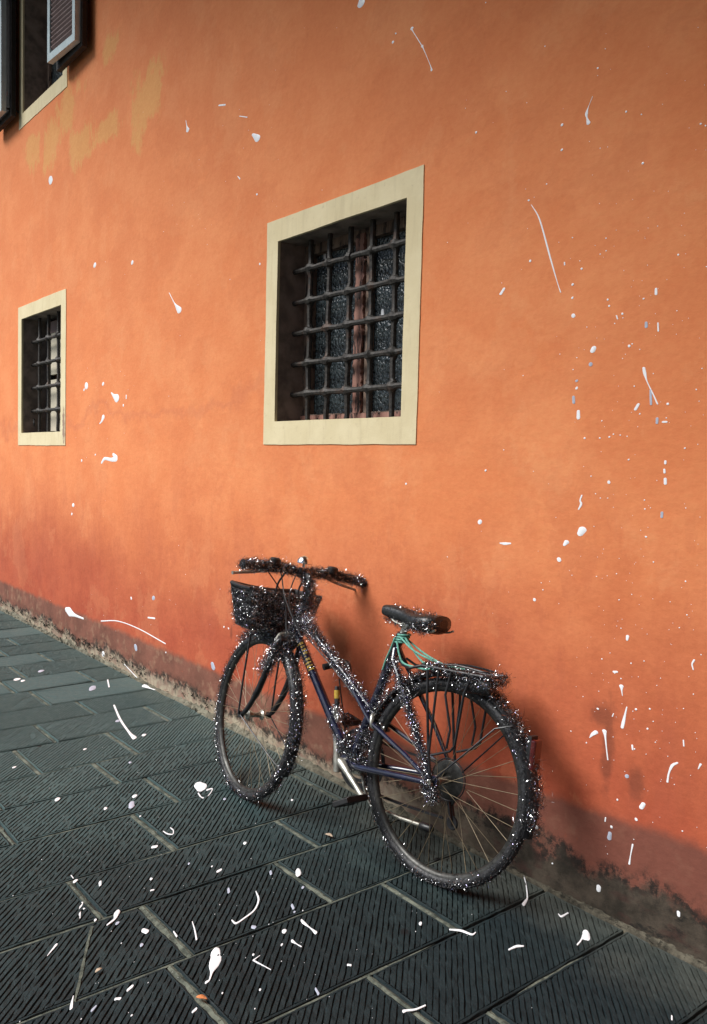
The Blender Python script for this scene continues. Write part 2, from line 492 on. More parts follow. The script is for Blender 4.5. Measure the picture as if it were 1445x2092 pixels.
# ------------------------------------------------------------------ the pavement
JX = [-9.4, -9.05, -8.76, -8.42, -8.1, -7.8, -7.45, -7.16, -6.85, -6.54, -6.22, -5.95, -5.66, -5.37, -5.05, -4.75, -4.42, -4.14,
      -3.83, -3.475, -3.195, -2.885, -2.53, -2.265, -1.948, -1.605, -1.32, -1.0, -0.72, -0.40, -0.08, 0.25, 0.6, 0.95]
JY = {-5.66: [1.855], -5.05: [1.893], -4.75: [1.513], -4.42: [1.655], -4.14: [1.917, 1.342], -3.83: [1.585], -3.475: [1.377], -3.195: [1.486],
      -2.885: [2.01, 1.295], -2.53: [1.704, 0.93], -2.265: [1.52, 1.047], -1.948: [1.72, 0.98], -1.605: [1.376], -1.32: [1.52]}
YEDGE = 2.105
PER = 0.0158

def groove_profile(smin, smax):
    """breakpoints (s, depth, isgroove) across the slab, jittered like hand chiselling"""
    out = []
    s0 = smin + PER * rng.uniform(0.2, 0.8)
    while s0 < smax:
        w = PER * rng.uniform(0.15, 0.21)
        out += [(s0 - w, 0.0), (s0 - w * 0.45, 1.0), (s0 + w * 0.45, 1.0), (s0 + w, 0.0)]
        s0 += PER * rng.uniform(0.93, 1.07)
    return out

R2 = math.sqrt(0.5)
st_v = []; st_f = []; st_tone = []
def put(vs, fs, tone):
    o = len(st_v)
    st_v.extend(vs); st_f.extend([tuple(i + o for i in f) for f in fs]); st_tone.extend([tone] * len(fs))

def slab(x0, x1, y0, y1, detail, ribbed=True):
    tone = float(rng.random() ** 1.5)
    dz = rng.uniform(-0.0015, 0.0015)
    tx, ty = rng.uniform(-0.003, 0.003, 2)
    cx, cy = (x0 + x1) / 2, (y0 + y1) / 2
    H = lambda x, y: dz + tx * (x - cx) + ty * (y - cy)
    e = 0.0025
    x0 += e; x1 -= e
    m = 0.011
    xi0, xi1, yi0, yi1 = x0 + m, x1 - m, y0 + m * 0.8, y1 - m * 0.8
    if not detail:
        put([(x0, y0, H(x0, y0)), (x1, y0, H(x1, y0)), (x1, y1, H(x1, y1)), (x0, y1, H(x0, y1))], [(0, 1, 2, 3)], tone)
        return
    # chiselled border: outer skirt, dip, flat margin, dip
    nx, ny = 10, 20
    def ring(ax0, ax1, ay0, ay1, z, jit):
        pts = []
        for i in range(nx): pts.append((ax0 + (ax1 - ax0) * i / nx, ay0))
        for i in range(ny): pts.append((ax1, ay0 + (ay1 - ay0) * i / ny))
        for i in range(nx): pts.append((ax1 - (ax1 - ax0) * i / nx, ay1))
        for i in range(ny): pts.append((ax0, ay1 - (ay1 - ay0) * i / ny))
        return [(x + rng.normal(0, jit), y + rng.normal(0, jit), H(x, y) + z + rng.normal(0, jit * 0.4)) for x, y in pts]
    rs = [ring(x0, x1, y0, y1, -0.014, 0.0008), ring(x0 + 0.003, x1 - 0.003, y0 + 0.003, y1 - 0.003, -0.0015, 0.0010),
          ring(x0 + 0.006, x1 - 0.006, y0 + 0.005, y1 - 0.005, -0.0005, 0.0006), ring(xi0 - 0.002, xi1 + 0.002, yi0 - 0.002, yi1 + 0.002, -0.0006, 0.0006),
          ring(xi0, xi1, yi0, yi1, -0.0045, 0.0003)]
    k = 2 * (nx + ny)
    fs = []
    for r in range(4):
        for i in range(k):
            j = (i + 1) % k
            fs.append((r * k + i, r * k + j, (r + 1) * k + j, (r + 1) * k + i))
    put([p for r in rs for p in r], fs, tone)
    # ribbed field, grooves at 45 degrees to the wall
    c4 = [((x + y) * R2, (x - y) * R2) for x in (xi0, xi1) for y in (yi0, yi1)]
    smin = min(c[0] for c in c4); smax = max(c[0] for c in c4)
    bp = groove_profile(smin, smax) if ribbed else []
    bp = [b for b in bp if smin < b[0] < smax] + [(smin, 0), (smax, 0)] + [(c[0], 0.0) for c in c4[1:3]]
    bp.sort()
    gd = rng.uniform(0.0040, 0.0065)
    rows = []
    step = 0.014
    for (s_, dep) in bp:
        # t = (x-y)/sqrt2 ; x=(s+t)/sqrt2, y=(s-t)/sqrt2
        tlo = max(xi0 / R2 - s_, s_ - yi1 / R2); thi = min(xi1 / R2 - s_, s_ - yi0 / R2)
        if thi < tlo: thi = tlo
        rows.append((s_, dep, tlo, thi))
    nseg = max(2, int(max(r[3] - r[2] for r in rows) / step))
    # absolute t grid keeps neighbouring rows aligned
    g0 = min(r[2] for r in rows); g1 = max(r[3] for r in rows)
    grid = np.linspace(g0, g1, nseg + 1)
    wob = np.cumsum(rng.normal(0, 0.0004, nseg + 1)); wob -= wob.mean()
    vs = []; fs = []
    gi = 0
    worn = rng.uniform(0.03, 0.25)
    br = None
    for ri_, (s_, dep, tlo, thi) in enumerate(rows):
        if dep and (ri_ == 0 or not rows[ri_ - 1][1]):
            br = rng.random(nseg + 1) < worn
            dj = rng.uniform(0.6, 1.1, nseg + 1)
        for q, tt in enumerate(grid):
            t_ = min(max(tt, tlo), thi)
            ss = s_ + (wob[q] + rng.normal(0, 0.0005) if tlo < tt < thi else 0)
            x = (ss + t_) * R2; y = (ss - t_) * R2
            z = H(x, y) - ((gd * dj[q] * (0.15 if br[q] else 1.0)) if dep else rng.normal(0, 0.0005))
            vs.append((x, y, z))
    n1 = nseg + 1
    for i in range(len(rows) - 1):
        lo = min(rows[i][2], rows[i + 1][2]); hi = max(rows[i][3], rows[i + 1][3])
        for q in range(nseg):
            if grid[q + 1] <= lo + 1e-9 or grid[q] >= hi - 1e-9:
                continue
            fs.append((i * n1 + q, (i + 1) * n1 + q, (i + 1) * n1 + q + 1, i * n1 + q + 1))
    put(vs, fs, tone)

def seen(x, y, mg=0.55):
    return y + mg > 0.562 - (x + 1.968) * 0.286 and y + mg > 0.562 + (x + 1.968) * 1.346

mortar = MB()
plain_choice = {(-5.37): False}
for i in range(len(JX) - 1):
    x0, x1 = JX[i], JX[i + 1]
    ys = list(JY.get(x0, []))
    ys.sort(reverse=True)
    if not ys:
        ys = [YEDGE - rng.uniform(0.12, 0.6)]
    while ys[-1] > -1.6:
        ys.append(ys[-1] - rng.uniform(0.42, 0.72))
    top = YEDGE + rng.uniform(-0.004, 0.004)
    g = 0.0105
    prev = top
    # sand left in lengths of the long joint
    for _ in range(3):
        ya = top - rng.uniform(0.0, 1.3); L_ = rng.uniform(0.25, 0.85)
        if rng.random() < (1.0 if x0 > -3.0 else 0.5):
            nn = 16; vs_ = []
            for q in range(nn + 1):
                yy = ya - L_ * q / nn; ww_ = 0.0048 * min(1.0, 4 * (q + 0.4) / nn, 4 * (nn - q + 0.4) / nn) * rng.uniform(0.6, 1.2)
                vs_ += [(x0 - ww_, yy, -0.004), (x0 + ww_, yy, -0.0035)]
            mortar.add(vs_, [(q * 2, q * 2 + 1, q * 2 + 3, q * 2 + 2) for q in range(nn)])
    for yj in ys:
        lo = yj + g
        det = seen((x0 + x1) / 2, prev) and x0 > -8.2
        slab(x0, x1, lo, prev, det, ribbed=x0 > -4.6 or rng.random() > 0.3)
        nn = 14
        c0 = rng.uniform(-0.003, 0.003); wj = rng.uniform(0.55, 1.15)
        vs_ = []
        for q in range(nn + 1):
            xx = x0 + 0.003 + (x1 - x0 - 0.006) * q / nn
            wa = (g * wj + rng.normal(0, 0.0018)); wb_ = (g * wj + rng.normal(0, 0.0018))
            vs_ += [(xx, yj - wa + c0, -0.006), (xx, yj + c0 + rng.normal(0, 0.001), -0.002 + rng.normal(0, 0.0008)), (xx, yj + wb_ + c0, -0.006)]
        mortar.add(vs_, [f_ for q in range(nn) for f_ in ((q * 3, q * 3 + 3, q * 3 + 4, q * 3 + 1), (q * 3 + 1, q * 3 + 4, q * 3 + 5, q * 3 + 2))])
        prev = yj - g
me = bpy.data.meshes.new('pavement')
me.from_pydata(st_v, [], st_f)
me.materials.append(MT['stone'])
a = me.attributes.new('tone', 'FLOAT', 'FACE')
a.data.foreach_set('value', np.array(st_tone, dtype=np.float32))
me.update()
pavement = bpy.data.objects.new('pavement', me)
COL.objects.link(pavement)
tag(pavement, 'grey stone slabs with chiselled diagonal grooves beside the orange wall', kind='structure')
cr_pts = [(-2.239, 0.889), (-2.192, 0.862), (-2.144, 0.836), (-2.091, 0.808), (-2.043, 0.783), (-1.998, 0.759), (-1.944, 0.729)]
vs_ = []
for q, (xx, yy) in enumerate(bez(cr_pts, 4)):
    ww_ = 0.0042 * rng.uniform(0.5, 1.2)
    vs_ += [(xx - ww_ * .62, yy - ww_ * .78, 0.0012), (xx + ww_ * .62, yy + ww_ * .78, 0.0012)]
mortar.add(vs_, [(q * 2, q * 2 + 1, q * 2 + 3, q * 2 + 2) for q in range(len(vs_) // 2 - 1)])
mortar.build('joint_mortar', MT['mortar'], pavement, smooth=False)
g = MB()
g.add([(-120, -120, -0.009), (120, -120, -0.009), (120, D + 6, -0.009), (-120, D + 6, -0.009)], [(0, 1, 2, 3)])
ground = tag(g.build('ground', MT['bed'], None, smooth=False), 'dark earth bed under the paving slabs', kind='structure')

# ------------------------------------------------------------------ the house
house = empty('house', (-4.0, D, 0))
tag(house, 'orange plastered house with barred windows, open shutters and white paint splashes', 'house')
HO = np.array([-4.0, D, 0.0])
rel = lambda p: np.array(p) - HO

WIN = dict(main=(-3.226, -2.363, 1.502, 2.311, -3.315, -2.279, 1.400, 2.407),
           far=(-6.852, -5.972, 1.490, 2.383, -6.932, -5.880, 1.395, 2.478),
           high=(-6.835, -5.960, 3.945, 5.25, -6.918, -5.878, 3.843, 5.35))
# unseen raking overhang, added to shade the top and right of the wall
def slope_z(x):
    return 4.42 - 0.42 * (x + 2.24) if x > -9.5 else 7.469 + 0.42 * (x + 9.5)
xs = sorted({-21.0, 4.6, -9.5, -4.19, *[w[i] for w in WIN.values() for i in (0, 1)]})
zs = sorted({-0.1, 5.5, *[w[i] for w in WIN.values() for i in (2, 3)]})
wm = MB()
for i in range(len(xs) - 1):
    for j in range(len(zs) - 1):
        cx, cz = (xs[i] + xs[i + 1]) / 2, (zs[j] + zs[j + 1]) / 2
        if any(w[0] < cx < w[1] and w[2] < cz < w[3] for w in WIN.values()):
            continue
        cap = lambda x_, z_: min(z_, slope_z(x_) + 0.05)
        a_, b_ = cap(xs[i], zs[j]), cap(xs[i + 1], zs[j])
        c_, d_ = cap(xs[i + 1], zs[j + 1]), cap(xs[i], zs[j + 1])
        if d_ - a_ < 1e-4 and c_ - b_ < 1e-4:
            continue
        wm.add([(xs[i], D, a_), (xs[i + 1], D, b_), (xs[i + 1], D, c_), (xs[i], D, d_)], [(0, 1, 2, 3)])
for (xa, xb) in ((-21.0, -9.5), (-9.5, -4.19)):
    wm.add([(xa, D, min(5.5, slope_z(xa))), (xb, D, min(5.5, slope_z(xb))), (xb, D, slope_z(xb) + 0.05), (xa, D, slope_z(xa) + 0.05)], [(0, 1, 2, 3)])
# returns and back so the wall has depth
for xx in (-21.0, 4.6):
    wm.add([(xx, D, -0.1), (xx, D, slope_z(xx) + .05), (xx, D + 5, slope_z(xx) + .05), (xx, D + 5, -0.1)], [(0, 1, 2, 3)])
wm.xf(rel).build('wall', MT['plaster'], house, smooth=False)
OV = 2.4  # depth of the added shading overhang
for nm, zo, th, y0, y1, mat in (('roof', 0.14, 0.10, D - OV, D + 5.2, 'rooftile'), ('soffit', 0.0, 0.13, D - OV + 0.03, D + 0.02, 'greywood')):
    rf = MB()
    xsl = [-22.0, -9.5, 5.2]
    vs = []
    for xx in xsl:
        z_ = slope_z(xx) + zo
        vs += [(xx, y0, z_), (xx, y1, z_), (xx, y1, z_ + th), (xx, y0, z_ + th)]
    fs = []
    for q in range(2):
        for e_ in range(4):
            p_ = (e_ + 1) % 4
            fs.append((q * 4 + e_, q * 4 + p_, q * 4 + 4 + p_, q * 4 + 4 + e_))
    fs += [(3, 2, 1, 0), (8, 9, 10, 11)]
    rf.add(vs, fs)
    rf.xf(rel).build(nm, MT[mat], house, smooth=False)

# unseen block, added on the right to hold skylight off the wall
nb = MB()
nb.box((1.5, -7.0, -0.1), (7.5, D - 0.004, 6.4))
nbr = nb.build('neighbouring_house', MT['reveal'], None, smooth=False)
tag(nbr, 'tall grey-brown house closing the lane beyond the right edge of the picture', 'house')
q = MB(); q.box((1.2, -7.3, 6.402), (7.8, D + 0.3, 6.56)); q.build('roof', MT['rooftile'], nbr, smooth=False)

# crumbling mortar fillet at the foot of the wall
fl = MB()
N = 700
fx = np.linspace(-9.6, 1.0, N)
k = 7
sm = lambda a, n: np.convolve(a, np.ones(n) / n, 'same')
hh = 0.026 + 0.012 * sm(rng.normal(0, 1, N), 5) + 0.05 * sm(rng.normal(0, 1, N), 25)
hh = np.clip(hh * np.where(fx > -2.2, 0.45, 0.9), 0.006, 0.06)
ww = np.clip(np.where(fx > -2.2, -0.012, 0.0) + 0.024 + 0.005 * sm(rng.normal(0, 1, N), 4) + 0.02 * sm(rng.normal(0, 1, N), 18), 0.010, 0.05)
vs = []; fs = []
for i in range(N):
    for q in range(k):
        t_ = q / (k - 1)
        y = D + 0.004 - (ww[i] + 0.004) * (1 - t_) ** 1.0
        z = 0.0035 + (hh[i]) * t_ ** 1.7 + (rng.normal(0, 0.0022) if 0 < q < k - 1 else 0)
        if q == 0: z = -0.012
        vs.append((fx[i] + rng.normal(0, 0.002), y + (rng.normal(0, 0.002) if 0 < q < k - 1 else 0), z))
for i in range(N - 1):
    for q in range(k - 1):
        fs.append((i * k + q, (i + 1) * k + q, (i + 1) * k + q + 1, i * k + q + 1))
fl.add(vs, fs)
fl.xf(rel).build('mortar_fillet', MT['fillet'], house)

def ring_box(mb, o, i, y0, y1):
    """rectangular frame between outer (x0,x1,z0,z1) and inner rectangles, butt-jointed"""
    ox0, ox1, oz0, oz1 = o; ix0, ix1, iz0, iz1 = i
    def pan(yy):
        return [(ox0, yy, oz0), (ox1, yy, oz0), (ox1, yy, oz1), (ox0, yy, oz1), (ix0, yy, iz0), (ix1, yy, iz0), (ix1, yy, iz1), (ix0, yy, iz1)]
    fs = []
    for q in range(4):
        p = (q + 1) % 4
        fs += [(q, p, 4 + p, 4 + q), (8 + p, 8 + q, 12 + q, 12 + p), (q, 8 + q, 8 + p, p), (4 + q, 4 + p, 12 + p, 12 + q)]
    mb.add(pan(y0) + pan(y1), fs)

def bar_with_eyes(mb, a, b, r, eyes, axis):
    """a wrought bar that swells where the crossing bars pass"""
    a = np.array(a); b = np.array(b); L = np.linalg.norm(b - a)
    stops = {0.0: r, L: r}
    for e in eyes:
        for d_, f_ in ((-0.034, 1.0), (-0.020, 1.25), (-0.010, 1.7), (0, 1.85), (0.010, 1.7), (0.020, 1.25), (0.034, 1.0)):
            stops[e + d_] = r * f_
    t_ = 0.05
    while t_ < L:
        if all(abs(t_ - s_) > 0.03 for s_ in stops): stops[t_] = r * random.uniform(0.93, 1.07)
        t_ += 0.05
    ks = [s_ for s_ in sorted(stops) if 0 <= s_ <= L]
    d = (b - a) / L
    mb.tube([a + d * s_ + rng.normal(0, 0.0012, 3) for s_ in ks], [stops[s_] for s_ in ks], 8)

def window_base(key, label, depth, loc):
    x0, x1, z0, z1, X0, X1, Z0, Z1 = WIN[key]
    w = empty('window', tuple(np.array(loc) - HO), house)
    w['label'] = label
    L = np.array(loc)
    r_ = lambda p: np.array(p) - L
    s_ = MB()
    e = 0.002
    nn = 22
    def loop(a0, a1, c0, c1, jit):
        c = [(a0, c0), (a1, c0), (a1, c1), (a0, c1)]
        o = []
        for q in range(4):
            p_, r2_ = c[q], c[(q + 1) % 4]
            w_ = np.cumsum(rng.normal(0, jit, nn)); w_ -= np.linspace(w_[0], w_[-1], nn)
            for i_ in range(nn):
                t2 = i_ / nn
                px_, pz_ = p_[0] + (r2_[0] - p_[0]) * t2, p_[1] + (r2_[1] - p_[1]) * t2
                o.append((px_, pz_ + w_[i_]) if q % 2 == 0 else (px_ + w_[i_], pz_))
        return o
    lo_, li_ = loop(X0, X1, Z0, Z1, 0.0009), loop(x0 + e, x1 - e, z0 + e, z1 - e, 0.0004)
    K_ = 4 * nn
    s_.add([(a_, D - 0.004, c_) for a_, c_ in lo_] + [(a_, D - 0.004, c_) for a_, c_ in li_] + [(a_, D + 0.01, c_) for a_, c_ in lo_] + [(a_, D + 0.01, c_) for a_, c_ in li_],
           [f_ for q in range(K_) for f_ in ((q, (q + 1) % K_, K_ + (q + 1) % K_, K_ + q), (2 * K_ + q, 2 * K_ + (q + 1) % K_, (q + 1) % K_, q), (K_ + q, K_ + (q + 1) % K_, 3 * K_ + (q + 1) % K_, 3 * K_ + q))])
    s_.xf(r_).build('surround', MT['cream'], w, smooth=False)
    rv = MB()
    d1 = D + depth
    rv.add([(x0, D + .001, z0), (x0, d1, z0), (x0, d1, z1), (x0, D + .001, z1)], [(0, 1, 2, 3)])
    rv.add([(x1, D + .001, z0), (x1, D + .001, z1), (x1, d1, z1), (x1, d1, z0)], [(0, 1, 2, 3)])
    rv.add([(x0, D + .001, z1), (x0, d1, z1), (x1, d1, z1), (x1, D + .001, z1)], [(0, 1, 2, 3)])
    rv.add([(x0, D + .001, z0), (x1, D + .001, z0), (x1, d1, z0), (x0, d1, z0)], [(0, 1, 2, 3)])
    rv.xf(r_).build('reveal', MT['reveal'], w, smooth=False)
    bk = MB()
    bk.add([(x0 - .2, d1 + 0.35, z0 - .2), (x1 + .2, d1 + 0.35, z0 - .2), (x1 + .2, d1 + 0.35, z1 + .2), (x0 - .2, d1 + 0.35, z1 + .2)], [(0, 1, 2, 3)])
    bk.xf(r_).build('dark_interior', MT['black'], w, smooth=False)
    return w, r_

def grille(w, r_, key, y, vx, hz, r, inset=0.0):
    x0, x1, z0, z1 = WIN[key][:4]
    for z in hz:
        m = MB()
        bar_with_eyes(m, (x0 - 0.02, y, z), (x1 + 0.02, y, z), r, [x - x0 + 0.02 for x in vx], 0)
        m.xf(r_).build('grille_bar', MT['iron'], w)
    for x in vx:
        m = MB()
        bar_with_eyes(m, (x, y + 0.004, z0 - 0.02), (x, y + 0.004, z1 + 0.02), r * 0.95, [z - z0 + 0.02 for z in hz], 2)
        m.xf(r_).build('grille_bar', MT['iron'], w)

# main window
w1, r1 = window_base('main', 'large window above the bicycle with pebbled glass and red-brown peeling mullion', 0.19, (-2.8, D, 1.4))
x0, x1, z0, z1 = WIN['main'][:4]
grille(w1, r1, 'main', D + 0.092, [-3.106, -2.965, -2.82, -2.676, -2.532, -2.412], [2.187, 2.045, 1.908, 1.768, 1.632], 0.0122)
fy0, fy1 = D + 0.150, D + 0.192
sf = MB()
ring_box(sf, (x0, x1, z0, z1), (x0 + 0.055, x1 - 0.055, z0 + 0.040, z1 - 0.045), fy0, fy1)
sf.xf(r1).build('sash_frame', MT['greywood'], w1, smooth=False)
rl = MB(); rl.box((x0 + 0.003, fy0 - 0.014, z0 + 0.001), (x1 - 0.003, fy0 - 0.002, z0 + 0.034))
rl.xf(r1).build('sill_rail', MT['redwood'], w1, smooth=False)
mu = MB()
prof = []
zz = np.linspace(z0 + 0.036, z1 - 0.02, 60)
for sx in (-2.842, -2.792):
    pass
vs = []; fs = []
jl = rng.normal(0, 0.0022, 60); jr_ = rng.normal(0, 0.004, 60)
for i, z in enumerate(zz):
    a, b = -2.842 + jl[i], -2.788 + jr_[i]
    vs += [(a, fy0 - 0.010, z), (b, fy0 - 0.010, z), (b + 0.004, fy1 + 0.004, z), (a - 0.004, fy1 + 0.004, z)]
for i in range(59):
    for q in range(4):
        p = (q + 1) % 4
        fs.append((i * 4 + q, i * 4 + p, i * 4 + 4 + p, i * 4 + 4 + q))
mu.add(vs, fs); mu.xf(r1).build('mullion', MT['redwood'], w1, smooth=False)
mu2 = MB(); mu2.box((-2.776, fy0 - 0.002, z0 + 0.036), (-2.752, fy1 + 0.003, z1 - 0.03)); mu2.xf(r1).build('sash_stile', MT['greywood'], w1, smooth=False)
for (a, b) in ((x0 + 0.05, -2.848), (-2.757, x1 - 0.05)):
    p = MB(); p.box((a, D + 0.178, z0 + 0.035), (b, D + 0.183, z1 - 0.04))
    p.xf(r1).build('pane', MT['glass'], w1, smooth=False)

# far window
w2, r2 = window_base('far', 'smaller barred window at the left edge with a pale board behind its bars', 0.20, (-6.4, D, 1.4))
x0, x1, z0, z1 = WIN['far'][:4]
grille(w2, r2, 'far', D + 0.085, [-6.70, -6.495, -6.285, -6.09], [2.208, 2.030, 1.846, 1.665], 0.013)
bd = MB()
for (za, zb) in ((z0 + 0.02, 1.905), (1.945, 2.262)):
    bd.box((-6.625, D + 0.15, za), (x1 - 0.004, D + 0.175, zb))
bd.xf(r2).build('inner_board', MT['board'], w2, smooth=False)
bt = MB(); bt.box((-6.635, D + 0.146, 2.264), (x1 - 0.003, D + 0.178, 2.352)); bt.xf(r2).build('head_board', MT['louvre'], w2, smooth=False)
fs_ = MB()
for xx in (-6.745, -6.70, -6.660):
    fs_.box((xx, D + 0.155, z0 + 0.01), (xx + 0.016, D + 0.19, z1 - 0.01))
fs_.xf(r2).build('sash_stile', MT['blackmetal'], w2, smooth=False)
hk = MB(); hk.tube(bez([(x0 - 0.01, D + 0.10, 1.60), (x0 + 0.03, D + 0.085, 1.595), (x0 + 0.05, D + 0.08, 1.57), (x0 + 0.04, D + 0.085, 1.55)], 5), 0.008, 7)
hk.xf(r2).build('hook', MT['iron'], w2)

# upstairs window with its two shutters
w3, r3 = window_base('high', 'upstairs window between open pale-framed louvred shutters', 0.24, (-6.4, D, 3.84))
x0, x1, z0, z1 = WIN['high'][:4]
fr = MB(); ring_box(fr, (x0, x1, z0, z1), (x0 + 0.06, x1 - 0.06, z0 + 0.06, z1 - 0.06), D + 0.18, D + 0.225)
fr.xf(r3).build('sash_frame', MT['greywood'], w3, smooth=False)
pn = MB(); pn.box((x0 + 0.055, D + 0.20, z0 + 0.055), (x1 - 0.055, D + 0.206, z1 - 0.055)); pn.xf(r3).build('pane', MT['glass'], w3, smooth=False)
for hx, sgn, y, label, yaw in ((-5.872, 1, D - 0.122, 'open right-hand leaf of the louvred shutters', 0.06), (-6.905, -1, D - 0.122, 'open left-hand leaf of the louvred shutters', 0.0)):
    # a leaf is one mesh: pale frame with brown slats between its stiles
    W_, H_, T_, st_ = 0.435, 1.32, 0.038, 0.040
    lo, hi = (0, W_) if sgn > 0 else (-W_, 0)
    f = MB()
    ring_box(f, (lo, hi, 0, H_), (lo + st_, hi - st_, 0.048, H_ - 0.05), -T_ / 2, T_ / 2)
    nf = len(f.f)
    z = 0.050
    while z < H_ - 0.08:
        a, b = lo + st_ - 0.004, hi - st_ + 0.004
        vs = [(a, -0.012, z + 0.036), (b, -0.012, z + 0.036), (b, 0.016, z), (a, 0.016, z), (a, -0.012, z + 0.043), (b, -0.012, z + 0.043), (b, 0.016, z + 0.007), (a, 0.016, z + 0.007)]
        f.add(vs, [(0, 1, 2, 3), (7, 6, 5, 4), (0, 4, 5, 1), (1, 5, 6, 2), (2, 6, 7, 3), (3, 7, 4, 0)])
        z += 0.030
    # hinge straps
    for zh in (0.12, 1.15):
        a, b = (lo - 0.02, lo + 0.06) if sgn > 0 else (hi - 0.06, hi + 0.02)
        f.box((a, 0.0195, zh), (b, 0.024, zh + 0.03))
    fm = [0] * nf + [1] * (len(f.f) - nf)
    o = f.build('shutter', None, w3, smooth=False, mats=[MT['shutterframe'], MT['louvre']], fmat=fm)
    o.location = (hx + 6.4, y - D, 3.955 - 3.84)
    o.rotation_euler = (0, 0, yaw)
    o['label'] = label
for (xa, xb) in ((-5.885, -5.415), (-7.36, -6.875)):  # near-black panels added behind the shutters as their shadow on the wall
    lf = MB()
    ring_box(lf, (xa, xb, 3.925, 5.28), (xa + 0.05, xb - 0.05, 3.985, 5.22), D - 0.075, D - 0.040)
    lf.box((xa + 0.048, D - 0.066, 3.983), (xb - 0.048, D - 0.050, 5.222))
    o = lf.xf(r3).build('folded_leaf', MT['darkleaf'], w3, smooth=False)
for px_ in (-5.86, -6.93):
    pin = MB()
    pin.tube([(px_, D + 0.01, 3.99), (px_, D - 0.10, 3.99)], 0.008, 7)
    pin.xf(r3).build('hinge_pin', MT['iron'], w3)

